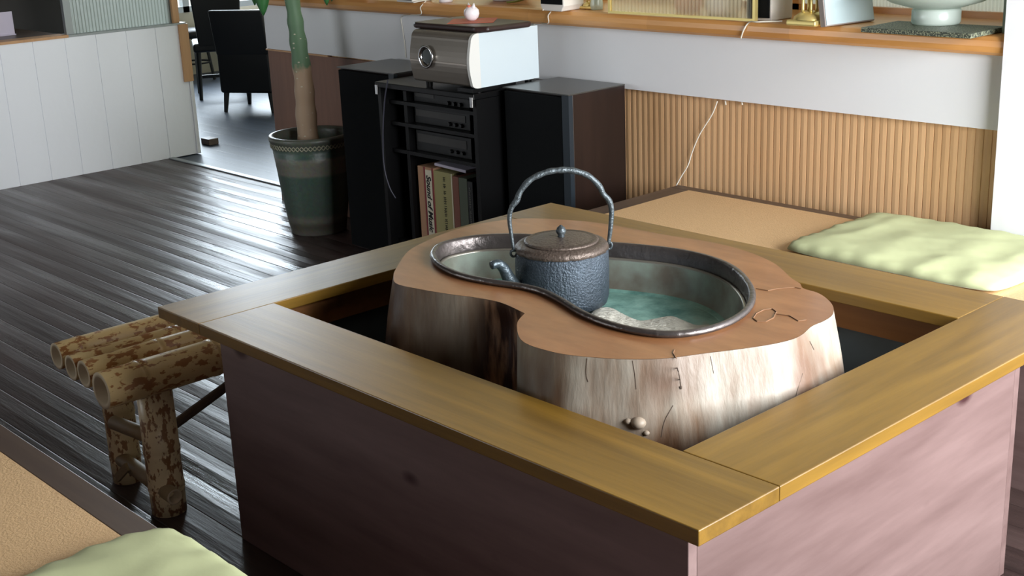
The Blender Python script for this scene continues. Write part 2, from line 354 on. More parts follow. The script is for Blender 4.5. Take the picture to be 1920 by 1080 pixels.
def add_tube(bm, pts, rad, n=12, cap=True, mi=0):
    pts = [Vector(p) for p in pts]; rings = []
    up = None
    for i, p in enumerate(pts):
        t = (pts[min(i+1, len(pts)-1)] - pts[max(i-1, 0)]).normalized()
        if up is None:
            up = Vector((0, 0, 1)) if abs(t.z) < .9 else Vector((1, 0, 0))
        s = t.cross(up).normalized(); up = s.cross(t).normalized()
        r = rad[i] if isinstance(rad, (list, tuple)) else rad
        rings.append([bm.verts.new(p + (s*math.cos(2*PI*k/n) + up*math.sin(2*PI*k/n))*r) for k in range(n)])
    for a, b in zip(rings, rings[1:]):
        for i in range(n):
            f = bm.faces.new((a[i], a[(i+1) % n], b[(i+1) % n], b[i])); f.material_index = mi
    if cap:
        bm.faces.new(rings[0]).material_index = mi; bm.faces.new(rings[-1]).material_index = mi
def tube(pts, rad, n=12, **k):
    bm = bmesh.new(); add_tube(bm, pts, rad, n, **k); return bm
def crom(pts, sub=8, closed=False):
    P = [Vector(p) for p in pts]; out = []; n = len(P)
    rng = range(n) if closed else range(n-1)
    for i in rng:
        if closed: a, b, c, d = P[(i-1) % n], P[i], P[(i+1) % n], P[(i+2) % n]
        else: a, b, c, d = P[max(i-1, 0)], P[i], P[i+1], P[min(i+2, n-1)]
        for k in range(sub):
            t = k/sub
            out.append(.5*((2*b) + (c-a)*t + (2*a-5*b+4*c-d)*t*t + (3*b-a-3*c+d)*t**3))
    if not closed: out.append(P[-1])
    return out
def resample(pts, n, closed=True):
    P = [Vector(p) for p in pts]; 
    if closed: P = P + [P[0]]
    L = [0.]
    for a, b in zip(P, P[1:]): L.append(L[-1] + (b-a).length)
    out = []; j = 0
    for i in range(n):
        s = L[-1]*i/(n if closed else n-1)
        while j < len(L)-2 and L[j+1] < s: j += 1
        d = L[j+1]-L[j]; t = 0 if d == 0 else (s-L[j])/d
        out.append(P[j].lerp(P[j+1], t))
    return out
def offset_loop(pts, d):
    n = len(pts); out = []
    for i in range(n):
        t = (pts[(i+1) % n] - pts[(i-1) % n]); t.z = 0; t.normalize()
        out.append(pts[i] + Vector((-t.y, t.x, 0))*d)
    return out
def prism(poly, z0, z1):
    bm = bmesh.new(); a = [bm.verts.new((p[0], p[1], z0)) for p in poly]; b = [bm.verts.new((p[0], p[1], z1)) for p in poly]
    bm.faces.new(a); bm.faces.new(b); n = len(poly)
    for i in range(n): bm.faces.new((a[i], a[(i+1) % n], b[(i+1) % n], b[i]))
    return bm

# ------------------------------------------------------------------ the setting
HC = 3.3; WY0 = 2.19
WY = 2.19                 # face of the back wall
XP = -6.018               # face of the low partition
bm = bmesh.new(); add_box(bm, -6.16, 1.85, -3.8, 2.385, -.10, 0); struct(obj('floor', bm, M_floor))
bm = bmesh.new(); add_box(bm, -9.4, -4.40, 2.385, 9.0, -.10, -.006); add_box(bm, -9.4, -6.16, -3.8, 2.385, -.10, -.006)
struct(obj('floor', bm, M_hall))
struct(obj('trim_1', bx(-6.0, -3.9, 2.365, 2.40, 0, .008), M_alu, bevel=.002))
bm = bmesh.new(); add_box(bm, -9.4, 1.85, -3.8, WY0+.45, HC, HC+.1); add_box(bm, -9.4, -4.40, WY0+.45, 9.0, HC, HC+.1)
struct(obj('ceiling', bm, M_ceil))
# back wall: white band under the counter, tiny recess line, header over the window
PX = -.68
struct(obj('wall_back', bx(-4.52, PX, WY, WY+.12, .768, .982), M_white))
bm = bmesh.new(); x = -4.515
pitch = .0265
while x < PX-.02:
    pts = [(x+.0010, 0), (x+.0016, -.0022), (x+pitch*.5, -.0034), (x+pitch-.0016, -.0022), (x+pitch-.0010, 0)]
    lo = [bm.verts.new((p[0], WY+.024+p[1], 0)) for p in pts]; hi = [bm.verts.new((p[0], WY+.024+p[1], .768)) for p in pts]
    for i in range(4): bm.faces.new((lo[i], lo[i+1], hi[i+1], hi[i]))
    x += pitch
add_box(bm, -4.52, PX, WY+.024, WY+.12, 0, .768)
struct(obj('wall_back_wainscot', bm, M_slat)).name = 'trim_2'
struct(obj('wall_back_header', bx(-4.52, PX, WY, WY+.42, 2.15, HC), M_white)).name = 'wall_back.001'
struct(obj('dado_panel', bx(-4.525, -3.42, WY+.008, WY+.020, 0, .760), wood('brown_panel', rgb(112, 76, 58), rgb(132, 92, 72), 2, rough=.5, bump=.05))).name = 'trim_5'
struct(obj('dado_line', bx(-4.525, -4.0, WY-.004, WY+.02, .760, .767), M_trimw)).name = 'trim_6'
# the shelf counter that carries the small things
zs = 1.04
bm = bmesh.new()
prof = [(WY-.022, .983), (WY-.032, .992), (WY-.036, 1.008), (WY-.034, 1.024), (WY-.026, 1.036), (WY-.014, zs), (WY+.42, zs), (WY+.42, .983)]
a = [bm.verts.new((-4.53, p[0], p[1])) for p in prof]; b = [bm.verts.new((PX, p[0], p[1])) for p in prof]
bm.faces.new(a); bm.faces.new(b)
for i in range(len(prof)): bm.faces.new((a[i], a[(i+1) % len(prof)], b[(i+1) % len(prof)], b[i]))
o = obj('window_counter', bm, M_shelf); base_obj(o, (-2.6, WY+.2, .983))
tag(o, 'long honey pine window counter with rounded front edge above the white band', 'counter')
# windows over the counter: ribbed panes in slim posts
def ribbed(name, mat, x0, x1, y, z0, z1, parent, p=.012, amp=.003, along='x'):
    bm = bmesh.new(); n = max(2, int((x1-x0)/p*4)); prev = None
    for i in range(n+1):
        u = x0+(x1-x0)*i/n; d = amp*math.cos(2*PI*(u-x0)/p)
        co = lambda dd, z: ((u, y+dd, z) if along == 'x' else (y+dd, u, z))
        cur = [bm.verts.new(co(d, z0)), bm.verts.new(co(d, z1))]
        if prev: bm.faces.new((prev[0], cur[0], cur[1], prev[1]))
        prev = cur
    o = obj(name, bm, mat, parent, smooth=True)
    return o
wy = WY+.36
win = bpy.data.objects.new('window_1', None); COL.objects.link(win); win.location = (-2.6, wy, zs); struct(win)
wl = lambda x: x+2.6
bm = bmesh.new()
for x in (-4.50, -3.55, -2.6, -1.65, -.72): add_box(bm, wl(x)-.02, wl(x)+.02, -.02, .02, 0, 1.11)
add_box(bm, wl(-4.52), wl(-.70), -.02, .02, 0, .02); add_box(bm, wl(-4.52), wl(-.70), -.02, .02, 1.09, 1.11)
obj('window_frame', bm, M_shelf, win)
for i, (x0, x1) in enumerate(((-4.48, -3.57), (-3.53, -2.62), (-2.58, -1.67), (-1.63, -.74))):
    ribbed('window_pane', M_ribbedg if i == 3 else M_ribbed, wl(x0), wl(x1), 0, .02, 1.09, win)
# grey green window post in front at the right end of the counter
pa = Q(1888, 66, 1, WY+.03)
struct(obj('trim_3', bx(PX-.035, PX, WY+.01, WY+.06, zs, 2.15), M_post, bevel=.003))
# pillar and right-hand wall
struct(obj('wall_right_pillar', bx(PX+.002, 1.75, WY-.045, WY+.6, 0, HC), M_white)).name = 'wall_right'
bm = bmesh.new()
add_box(bm, 1.75, 1.85, -3.8, .05, 0, HC); add_box(bm, 1.75, 1.85, 2.1, WY+.6, 0, HC)
add_box(bm, 1.75, 1.85, .05, 2.1, 0, .68); add_box(bm, 1.75, 1.85, .05, 2.1, 2.22, HC)
struct(obj('wall_right', bm, M_dark))
bm = bmesh.new()
add_box(bm, 1.76, 1.80, .05, .10, .68, 2.22); add_box(bm, 1.76, 1.80, 2.05, 2.10, .68, 2.22); add_box(bm, 1.76, 1.80, .05, 2.1, .68, .72); add_box(bm, 1.76, 1.80, .05, 2.1, 2.18, 2.22)
struct(obj('window_2', bm, M_alu))
struct(obj('floor', bx(-4.40, 1.85, WY0+.6, 12, -.12, -.02), plain('outdoor_paving', rgb(196, 190, 160), .9)))
struct(obj('wall_front', bx(-9.4, 1.85, -3.9, -3.8, 0, HC), M_dark))
# hall: left end wall with low dado and tall windows, back wall
bm = bmesh.new()
add_box(bm, -9.4, -9.3, -3.8, 9, 0, .54); add_box(bm, -9.4, -9.3, -3.8, 9, 3.15, HC)
for y in (-3.8, 3.0, 9.0-.3): add_box(bm, -9.4, -9.3, y, y+.3, .54, 3.15)
struct(obj('wall_left', bm, M_beige))
struct(obj('wall_left_inner', bx(-9.3, -9.26, -3.8, 3.0, .54, HC), M_dark)).name = 'wall_left.001'
hw = bpy.data.objects.new('window_3', None); COL.objects.link(hw); hw.location = (-9.3, 5.8, .54); struct(hw)
bm = bmesh.new(); add_box(bm, -.03, .03, -2.7, 2.9, 0, .05)
for y in (-1.4, 0, 1.4): add_box(bm, -.03, .03, y-.03, y+.03, 0, 2.6)
obj('window_frame', bm, M_alu, hw)
struct(obj('wall_hall_back', bx(-9.4, -4.40, 8.9, 9.0, 0, HC), M_beige)).name = 'wall_back.002'
struct(obj('wall_hall_right', bx(-4.50, -4.40, WY+.42, 8.9, 0, HC), M_beige)).name = 'wall_back.003'

# the low white partition with its ribbed screen
pt = bpy.data.objects.new('wall_partition', None); COL.objects.link(pt); pt.location = (XP, 0, 0); struct(pt)
yend = 2.585
bm = bmesh.new(); add_box(bm, -.10, 0, -3.8, yend-.02, 0, .775)
# boarding joints: shallow raised strips per board
y = yend-.02; bw = .185
while y > -1.5:
    add_box(bm, 0, .004, y-bw+.003, y-.001, 0, .775); y -= bw
obj('boarding', bm, M_pwhite, pt, bevel=.001)
bm = bmesh.new(); add_box(bm, -.11, .012, -3.8, 1.85, .775, .79); obj('cap_rail', bm, M_trimw, pt)
bm = bmesh.new(); add_box(bm, -.11, .006, 1.85, yend, .775, .787); obj('glass_ledge', bm, M_alu, pt)
bm = bmesh.new(); add_box(bm, -.10, .014, yend-.02, yend, 0, .775); obj('end_post', bm, M_white, pt)
bm = bmesh.new(); add_box(bm, -.02, .018, yend-.055, yend+.004, .44, .778); obj('end_trim', bm, M_trimw, pt)
# screen standing on the partition
bm = bmesh.new(); add_box(bm, -.06, -.03, 1.86, 1.90, .787, HC); obj('screen_post', bm, M_alu, pt)
bm = bmesh.new(); add_box(bm, -.07, -.02, 2.52, 2.56, .787, HC); obj('screen_post', bm, M_trimw, pt)
ribbed('screen_pane', glassy('smoked_ribbed_glass', (.30, .33, .29, 1), .6), 1.90, 2.52, -.045, .787, HC, pt, p=.02, amp=.004, along='y')
# dark room behind the partition
bm = bmesh.new(); add_box(bm, -6.9, -6.8, -3.8, 2.3, 0, HC); struct(obj('wall_left_recess', bm, M_dark)).name = 'wall_left.002'
o = obj('wood_block', bx(-.05, .05, -.035, .035, 0, .04), M_darkw, bevel=.004); p = Q(394, 270, 2, -.006); o.location = p
tag(o, 'small brown wooden block on the hall floor at the end of the white partition', 'block')
p = Q(8, 43, 0, -6.35)
t = thing('paper_notice', 'small white paper standing on the ledge in the dark opening behind the partition', 'paper', (-6.35, p.y, .79))
# stands on a ledge behind the opening
struct(obj('trim_4', bx(-6.8, -6.13, -3.8, 1.85, .74, .789), M_darkw))
obj('sheet', bx(-.004, .004, -.05, .05, 0, .13), M_paper, t)
obj('foot', bx(-.02, .02, -.05, .05, 0, .006), M_paper, t)

# ------------------------------------------------------------------ hearth table
T = thing('hearth_table', 'square table with varnished golden board rim around an open hearth on red stained box', 'table', (-.8, .6375, 0))
tx = lambda x: x+.8
ty = lambda y: y-.6375
TZ = TABLE_Z; th = .027; BW = .195
for (x0, x1, y0, y1, mm) in ((-1.6, -1.6+.187, 0, 1.275-BW, M_boardy), (-1.6+.1875, 0, 0, BW, M_board), (-BW, 0, BW+.0005, 1.275, M_boardy), (-1.6, -BW-.0005, 1.275-BW+.0005, 1.275, M_board)):
    obj('table_board', bx(tx(x0), tx(x1), ty(y0), ty(y1), TZ-th, TZ), mm, T, bevel=.002)
x0, x1, y0, y1 = -1.505, -.100, .097, 1.178
pw = .022
obj('front_panel', bx(tx(x0), tx(x1), ty(y0), ty(y0+pw), 0, TZ-th), M_box, T, bevel=.0015)
obj('back_panel', bx(tx(x0), tx(x1), ty(y1-pw), ty(y1), 0, TZ-th), M_box, T, bevel=.0015)
obj('side_panel', bx(tx(x1-pw), tx(x1), ty(y0+pw), ty(y1-pw), 0, TZ-th), M_boxy, T, bevel=.0015)
obj('side_panel', bx(tx(x0), tx(x0+pw), ty(y0+pw), ty(y1-pw), 0, TZ-th), M_boxy, T, bevel=.0015)
# inner apron and tin lining
bm = bmesh.new(); ix0, ix1, iy0, iy1 = tx(x0+pw), tx(x1-pw), ty(y0+pw), ty(y1-pw); ap = .03
for (a0, a1, b0, b1) in ((ix0, ix0+ap, iy0, iy1), (ix1-ap, ix1, iy0, iy1), (ix0+ap, ix1-ap, iy0, iy0+ap), (ix0+ap, ix1-ap, iy1-ap, iy1)):
    add_box(bm, a0, a1, b0, b1, TZ-th-.075, TZ-th)
obj('apron', bm, M_apron, T)
bm = bmesh.new(); lt = .006
for (a0, a1, b0, b1) in ((ix0, ix0+lt, iy0, iy1), (ix1-lt, ix1, iy0, iy1), (ix0+lt, ix1-lt, iy0, iy0+lt), (ix0+lt, ix1-lt, iy1-lt, iy1)):
    add_box(bm, a0, a1, b0, b1, .0, TZ-th-.075)
obj('lining', bm, M_liner, T)

# ------------------------------------------------------------------ stump
SH = TZ+.08
outl = [(742,505),(738,520),(745,533),(790,543),(850,553),(890,558),(940,568),(984,588),(971,603),(970,620),(976,636),(992,647),(1020,656),(1060,665),(1120,671),(1180,674),(1250,672),(1320,663),(1400,653),(1465,642),(1500,630),(1522,612),(1545,602),(1561,590),(1562,575),(1550,560),(1532,549),(1506,541),(1500,532),(1484,522),(1466,505),(1448,492),(1415,477),(1375,464),(1320,452),(1250,441),(1190,430),(1120,418),(1050,412),(980,410),(910,418),(850,432),(800,452),(765,472)]
raw = [Q(px, py, 2, SH) for px, py in outl]
ni = 7
dense = crom(raw[ni:]+raw[:ni+1], 8, closed=False)[:-1]
NS = 300
loop = resample(dense, NS)          # starts at the notch tip
cen = sum(loop, Vector())/NS
riml = [(809,473),(815,488),(835,503),(870,516),(920,526),(975,534),(1015,544),(1050,561),(1090,585),(1140,605),(1200,619),(1260,624),(1320,617),(1370,601),(1403,578),(1414,552),(1404,524),(1376,499),(1330,480),(1270,467),(1200,459),(1130,453),(1050,444),(970,439),(900,441),(850,449),(820,459)]
RH = SH+.012
rim = resample(crom([Q(px, py, 2, RH) for px, py in riml], 8, closed=True), 200)
ar = sum(rim[i].x*rim[(i+1) % 200].y - rim[(i+1) % 200].x*rim[i].y for i in range(200))
if ar < 0: rim.reverse()
# after this offset_loop(+d) goes inwards (counter-clockwise loop)
S = thing('hearth_stump', 'massive flat-cut tree stump hearth standing inside the square table', 'stump', (cen.x, cen.y, 0))
def T0(p, b): return Vector((p.x-b.x, p.y-b.y, p.z))
def pxz(i):  # photo column of a loop point, for the bark cleft
    return i
bm = bmesh.new(); bark = bm.verts.layers.float.new('bark'); brown_tone = bm.verts.layers.float.new('brown_tone')
rows = 46; prev = None; GX0 = min(q.x*.735+q.y*.68 for q in loop)
# cleft: stretch of outline to the left of the notch (photo columns 885..985)
cl = [i for i in range(NS) if False]
pL = Q(885, 557, 2, SH); kL = min(range(NS), key=lambda i: (loop[i]-pL).length)
if kL < NS//2: cleft = lambda i: max(0., 1-i/kL) if i <= kL else 0.
else: cleft = lambda i: max(0., (i-kL)/(NS-kL)) if i >= kL else 0.
sgn = 1 if kL < NS//2 else -1
knobs = [(Q(1197, 793, 0, Q(1197, 700, 2, .5).x), .018), ]
for r in range(rows+1):
    f = r/rows; z = SH*(1-f); cur = []
    g = 1 + .085*math.sin(min(1., f*2.2)*PI*.5) - .22*max(0, f-.32)**1.2
    for i in range(NS):
        p = loop[i]; d = Vector((p.x-cen.x, p.y-cen.y, 0)); 
        c = cleft(i); cc = 0.
        s = g + .024*noise.noise(Vector((p.x*5, p.y*5, z*1.6)))*min(1, f*6)
        s += .011*noise.noise(Vector((p.x*20, p.y*20, z*3.5)))*min(1, f*8)
        if c > 0:
            cc = min(1., c*4)
            rid = abs(noise.noise(Vector((i*.11, z*3.5, 3.3))))
            rid2 = abs(noise.noise(Vector((i*.35, z*5.5, 7.1))))
            s -= cc*min(1, f*14)*(.055*c*c + .09*(.5-rid) + .045*(.4-rid2))
        else:
            # fold continues right of the notch
            k = (NS-i) if sgn > 0 else i
            if k < 12: s -= .03*(1-k/12.)*min(1, f*8); cc = max(cc, .8*(1-k/12.))
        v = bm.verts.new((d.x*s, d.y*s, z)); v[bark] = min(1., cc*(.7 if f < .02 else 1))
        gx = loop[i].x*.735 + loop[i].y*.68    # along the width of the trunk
        st = max(0., min(1., (GX0+.30-gx)/.30))*1.0  # browner towards the left end of the trunk
        e_ = math.hypot((gx-(GX0+.575))/.085, (z-.50)/.07); st = max(st, max(0., 1-e_)*1.3)  # brown stain smudge low on the right
        st = max(st, max(0., min(1., (.52-z)/.14))*.85)  # browner towards the bottom
        v[brown_tone] = min(1., max(0., st+.35*noise.noise(Vector((p.x*9, p.y*9, z*7)))*(.3+st)))
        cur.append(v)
    if prev:
        for i in range(NS): bm.faces.new((prev[i], prev[(i+1) % NS], cur[(i+1) % NS], cur[i]))
    prev = cur
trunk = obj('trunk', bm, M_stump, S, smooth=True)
# cut top with the opening for the pan
bm = bmesh.new()
hole = offset_loop(rim, .006)
def loop_edges(pts):
    vs_ = [bm.verts.new((p.x-cen.x, p.y-cen.y, SH+.0005)) for p in pts]
    return [bm.edges.new((vs_[i], vs_[(i+1) % len(vs_)])) for i in range(len(vs_))]
e1 = loop_edges(loop); e2 = loop_edges(hole)
bmesh.ops.triangle_fill(bm, use_beauty=True, edges=e1+e2)
obj('cut_face', bm, M_stump_top, S)
# cracks and knot lines on the cut face and side
bm = bmesh.new()
kp = [(1412,597),(1418,588),(1432,581),(1448,579),(1456,585),(1450,596),(1436,603),(1420,603),(1412,597)]
add_tube(bm, [T0(Q(px, py, 2, SH+.001), cen) for px, py in crom([Vector((a, b, 0)) for a, b in kp], 3) and kp], .0014, 5)
obj('growth_ring', bm, plain('crack_brown', rgb(120, 88, 62), .8), S)
for ln in ([(1265,655),(1262,662),(1268,672)], [(1418,541),(1440,545),(1460,541),(1490,539),(1502,541)], [(1452,588),(1480,592),(1497,602),(1512,600)]):
    obj('crack', tube([T0(Q(px, py, 2, SH+.001), cen) for px, py in ln], .0012, 5), MATS['crack_brown'], S)
from mathutils.bvhtree import BVHTree
bvh = BVHTree.FromPolygons([v.co.copy() for v in trunk.data.vertices], [tuple(p.vertices) for p in trunk.data.polygons])
CO = Vector([float(q) for q in CAM]) - Vector((cen.x, cen.y, 0))
def on_trunk(px, py, out=.0):
    d = Vector([float(q) for q in (R3 @ _ray((px, py)))]); h = bvh.ray_cast(CO, d)
    return None if h[0] is None else h[0] - d*out
for (px, py, rr) in ((1197, 793, .014), (1178, 790, .007), (1212, 812, .006)):
    p = on_trunk(px, py)
    if p is None: continue
    bm = bmesh.new(); bmesh.ops.create_uvsphere(bm, u_segments=14, v_segments=10, radius=rr)
    bmesh.ops.scale(bm, vec=(1, 1, .8), verts=bm.verts); bmesh.ops.translate(bm, vec=p, verts=bm.verts)
    obj('burl', bm, M_burl, S, smooth=True)
for ln, rr in (([(1263, 668), (1270, 690), (1275, 712), (1277, 730)], .0016), ([(1276, 724), (1277, 729)], .004), ([(1186, 676), (1190, 700), (1193, 730)], .0011), ([(1101, 672), (1099, 700), (1103, 716)], .0012), ([(1518, 640), (1526, 656)], .0016), ([(1332, 668), (1338, 700)], .0009), ([(1262, 760), (1246, 790), (1240, 820)], .0014), ([(1505, 700), (1494, 735), (1490, 760)], .0012)):
    P_ = [on_trunk(a_, b_) for a_, b_ in ln]
    if all(q is not None for q in P_): obj('crack', tube(crom(P_, 4), rr*.65, 5), M_crack2, S)

# ------------------------------------------------------------------ fire pan (copper liner)
rc = sum(rim, Vector())/200
PF = TZ-.012
FP = thing('fire_pan', 'bean-shaped aged copper fire pan with dark rim set into the stump', 'fire pan', (rc.x, rc.y, PF))
def ringmesh(spec, mat, name, parent, cap=False):
    bm = bmesh.new(); prev = None
    for d, z in spec:
        cur = [bm.verts.new((p.x-rc.x, p.y-rc.y, z-PF)) for p in offset_loop(rim, d)]
        if prev:
            for i in range(200): bm.faces.new((prev[i], prev[(i+1) % 200], cur[(i+1) % 200], cur[i]))
        prev = cur
    if cap: bm.faces.new(prev)
    return obj(name, bm, mat, parent, smooth=not cap)
ringmesh([(.010, SH-.02), (.003, SH+.001), (-.003, SH+.004), (-.004, RH-.004), (0, RH+.002), (.007, RH+.002), (.011, RH-.003), (.013, RH-.034)], M_rim, 'rim', FP)
ringmesh([(.013, RH-.034), (.016, RH-.031), (.020, RH-.032), (.021, RH-.036)], plain('bright_ledge', rgb(160, 156, 146), .3, .7), 'ledge', FP)
ringmesh([(.021, RH-.036), (.026, PF+.02), (.040, PF+.004)], M_pan, 'wall', FP)
ringmesh([(.040, PF+.004), (.05, PF+.001), (.052, PF)], M_verd, 'pan_floor', FP, cap=True)
# white ash drifted against the near wall
crest = [(1108,583),(1118,575),(1130,571),(1148,573),(1165,582),(1182,590),(1200,596),(1225,593),(1245,589),(1262,588),(1275,593),(1290,599),(1305,604),(1330,603)]
bm = bmesh.new(); inner = offset_loop(rim, .032); prev = None
for k, (px, py) in enumerate(crom([Vector((a, b, 0)) for a, b in crest], 4)[::1] and [(v.x, v.y) for v in crom([Vector((a, b, 0)) for a, b in crest], 4)]):
    c = Q(px, py, 2, PF+.008); c.z = PF+.002
    nr = min(inner, key=lambda q: (Vector((q.x, q.y))-Vector((c.x, c.y))).length - .0*(q.y))
    # nearest wall point toward the camera side
    cand = [q for q in inner if q.y < c.y and abs((q.x-c.x)*.64+(q.y-c.y)*.0) < .25]
    nr = min(cand, key=lambda q: abs((q.x-c.x)*.765+(q.y-c.y)*.64)) if cand else nr
    cur = []
    for j in range(9):
        f = j/8; x_ = c.x+(nr.x-c.x)*f; y_ = c.y+(nr.y-c.y)*f
        h = PF+.002+.03*math.sin(min(1, f*1.3)*PI/2)+.005*noise.noise(Vector((x_*40, y_*40, 0)))*min(1, f*4)
        cur.append(bm.verts.new((x_, y_, h)))
    if prev:
        for j in range(8): bm.faces.new((prev[j], cur[j], cur[j+1], prev[j+1]))
    prev = cur
o = obj('ash_heap', bm, M_ash, smooth=True); base_obj(o, (c.x, c.y, PF+.002))
tag(o, 'white ash heaped along the near edge inside the copper fire pan', 'ash', kind='stuff')

# ------------------------------------------------------------------ iron kettle
KR = .1035
K = thing('iron_kettle', 'round cast iron kettle with tall arched handle standing in the fire pan', 'kettle', (-.911, .636, PF+.003), math.radians(56))
kz = .002
bz = .145
obj('body', lathe([(.05, kz), (KR-.018, kz), (KR-.005, .008), (KR, .025), (KR+.001, .09), (KR, bz-.022), (KR-.002, bz-.015)], 72, jit=lambda a, z: .0010*noise.noise(Vector((math.cos(a)*9, math.sin(a)*9, z*80)))), M_iron, K, smooth=True)
obj('shoulder', lathe([(KR-.002, bz-.016+0), (KR+.001, bz-.014), (KR, bz-.006), (KR-.006, bz), (KR-.016, bz+.003), (KR-.022, bz+.003)], 72, cap=False, jit=lambda a, z: (.0012*math.sin(a*17)+.001*math.sin(a*29)) if z < bz-.013 else 0), M_irontop, K, smooth=True)
LR = .082
lid_ = obj('lid', lathe([(.0, bz+.002), (LR, bz+.002), (LR+.001, bz+.006), (LR-.004, bz+.009), (LR-.010, bz+.007), (LR-.016, bz+.009), (.02, bz+.013), (0.0005, bz+.013)], 64, cap=False), M_irontop, K, smooth=True)
kb = obj('lid_knob', lathe([(.0005, bz+.012), (.008, bz+.013), (.006, bz+.016), (.010, bz+.022), (.0115, bz+.027), (.008, bz+.034), (.0025, bz+.039), (.0003, bz+.040)], 20, jit=lambda a, z: .0008*math.sin(6*a+z*300)), M_handle, lid_, smooth=True)
hz0 = bz-.012
hp = [(-.107, hz0), (-.111, hz0+.035), (-.114, hz0+.075), (-.108, hz0+.10), (-.096, hz0+.115), (-.088, hz0+.133), (-.065, hz0+.158), (-.03, hz0+.172), (0, hz0+.175), (.03, hz0+.172), (.065, hz0+.157), (.088, hz0+.133), (.097, hz0+.115), (.110, hz0+.098), (.115, hz0+.075), (.112, hz0+.035), (.107, hz0)]
hpts = crom([Vector((a, 0, b)) for a, b in hp], 5)
rad = []
for v in hpts:
    rr = .0038 + .0030*min(1, max(0, (v.z-hz0)/.12)); rad.append(rr + .0006*math.sin(v.x*240))
obj('handle', tube(hpts, rad, 12), M_handle, K, smooth=True)
for s in (-1, 1):
    bm = bmesh.new(); add_tube(bm, [Vector((s*(KR+.004) + s*.007*math.cos(t), .0, hz0-.004+.008*math.sin(t))) for t in [2*PI*q/14 for q in range(15)]], .0028, 8, cap=False)
    obj('lug', bm, M_handle, K, smooth=True)
sp = crom([Vector(p) for p in [(-.095, -.022, .045), (-.112, -.030, .060), (-.127, -.038, .085), (-.137, -.043, .108), (-.150, -.049, .122), (-.166, -.056, .121)]], 5)
obj('spout', tube(sp, [.021-.0125*(i/(len(sp)-1))**.7 for i in range(len(sp))], 16), M_spout, K, smooth=True)

# ------------------------------------------------------------------ tatami benches
PZ = .46
def bench(name, label, x0, x1, y0, y1, bf, bb, bl, br_):
    t = thing(name, label, 'tatami bench', ((x0+x1)/2, (y0+y1)/2, 0))
    X = lambda x: x-(x0+x1)/2
    Y = lambda y: y-(y0+y1)/2
    obj('tatami_mat', bx(X(x0+bl), X(x1-br_), Y(y0+bf), Y(y1-bb), PZ-.05, PZ+.001), M_tatami, t)
    if bf: obj('border_board', bx(X(x0), X(x1), Y(y0), Y(y0+bf-.001), PZ-.05, PZ), M_darkw, t, bevel=.002)
    if bb: obj('border_board', bx(X(x0), X(x1), Y(y1-bb+.001), Y(y1), PZ-.05, PZ), M_darkw, t, bevel=.002)
    if bl: obj('border_board', bx(X(x0), X(x0+bl-.001), Y(y0+bf), Y(y1-bb), PZ-.05, PZ), M_darkwy, t, bevel=.002)
    if br_: obj('border_board', bx(X(x1-br_+.001), X(x1), Y(y0+bf), Y(y1-bb), PZ-.05, PZ), M_darkwy, t, bevel=.002)
    obj('front_panel', bx(X(x0+.02), X(x1-.02), Y(y0+.02), Y(y0+.04), 0, PZ-.05), M_box, t)
    obj('back_panel', bx(X(x0+.02), X(x1-.02), Y(y1-.04), Y(y1-.02), 0, PZ-.05), M_box, t)
    obj('side_panel', bx(X(x0+.02), X(x0+.04), Y(y0+.04), Y(y1-.04), 0, PZ-.05), M_box, t)
    obj('side_panel', bx(X(x1-.04), X(x1-.02), Y(y0+.04), Y(y1-.04), 0, PZ-.05), M_box, t)
    return t
bench('tatami_bench', 'raised tatami bench with dark wooden border along the bamboo wainscot behind the table', -1.843, 1.70, 1.565, WY-.05, .075, .045, .082, .06)
bench('tatami_bench', 'raised tatami bench with dark front border at the lower left beside the bamboo bench', -3.0, .45, -1.30, -.417, .073, .06, .0, .0)
# note: the near bench's border faces the table, so its far edge is the back edge

# ------------------------------------------------------------------ cushions
def cushion(label, cx, cy, sx_, sy_, rot, h, seed):
    n = 44; t = thing('floor_cushion', label, 'cushion', (cx, cy, PZ+.002), rot, None)
    bm = bmesh.new(); top = []; bot = []
    for j in range(n+1):
        rt = []; rb = []
        for i in range(n+1):
            u = -1+2*i/n; v = -1+2*j/n
            # rounded outline
            k = 1-.035*(abs(u)**6)*(abs(v)**6)*2
            e = (1-abs(u)**7)*(1-abs(v)**7)
            puff = max(0, e)**.42
            x_ = u*sx_/2*k*(1+.012*noise.noise(Vector((u*3, v*3, seed)))); y_ = v*sy_/2*k*(1+.012*noise.noise(Vector((u*3, v*3, seed+5))))
            cr_ = (.5-abs(noise.noise(Vector((u*2.2+seed, v*1.1, 1))))) * .018
            wr = .5+.5*noise.noise(Vector((u*5, v*5, seed+2)))
            edge = max(abs(u), abs(v)); pk = .006*math.sin(28*(u if abs(v) > abs(u) else v))*max(0, (edge-.86)/.14)*puff
            z_ = h*(.30+.70*puff) + puff*(cr_ + .007*wr - .010) + pk
            rt.append(bm.verts.new((x_, y_, z_))); rb.append(bm.verts.new((x_*.97, y_*.97, h*.28*(1-puff))) if 0 < i < n and 0 < j < n else rt[-1])
        top.append(rt); bot.append(rb)
    for j in range(n):
        for i in range(n):
            bm.faces.new((top[j][i], top[j][i+1], top[j+1][i+1], top[j+1][i]))
            try:
                f = bm.faces.new((bot[j][i], bot[j+1][i], bot[j+1][i+1], bot[j][i+1])); f.material_index = 1
            except ValueError: pass
    # lower the rim so that the seam lies near the mat
    obj('cover', bm, [M_cush, M_cushw], t, smooth=True)
    hx, hy = sx_/2*.985, sy_/2*.985
    return t
cushion('pale green floor cushion on the far tatami bench beside the wainscot', -.725, 1.888, .665, .50, 0, .042, 1.3)
cushion('pale green floor cushion on the near tatami bench at the bottom left', -.535, -.71, .60, .60, math.radians(0), .04, 7.7)

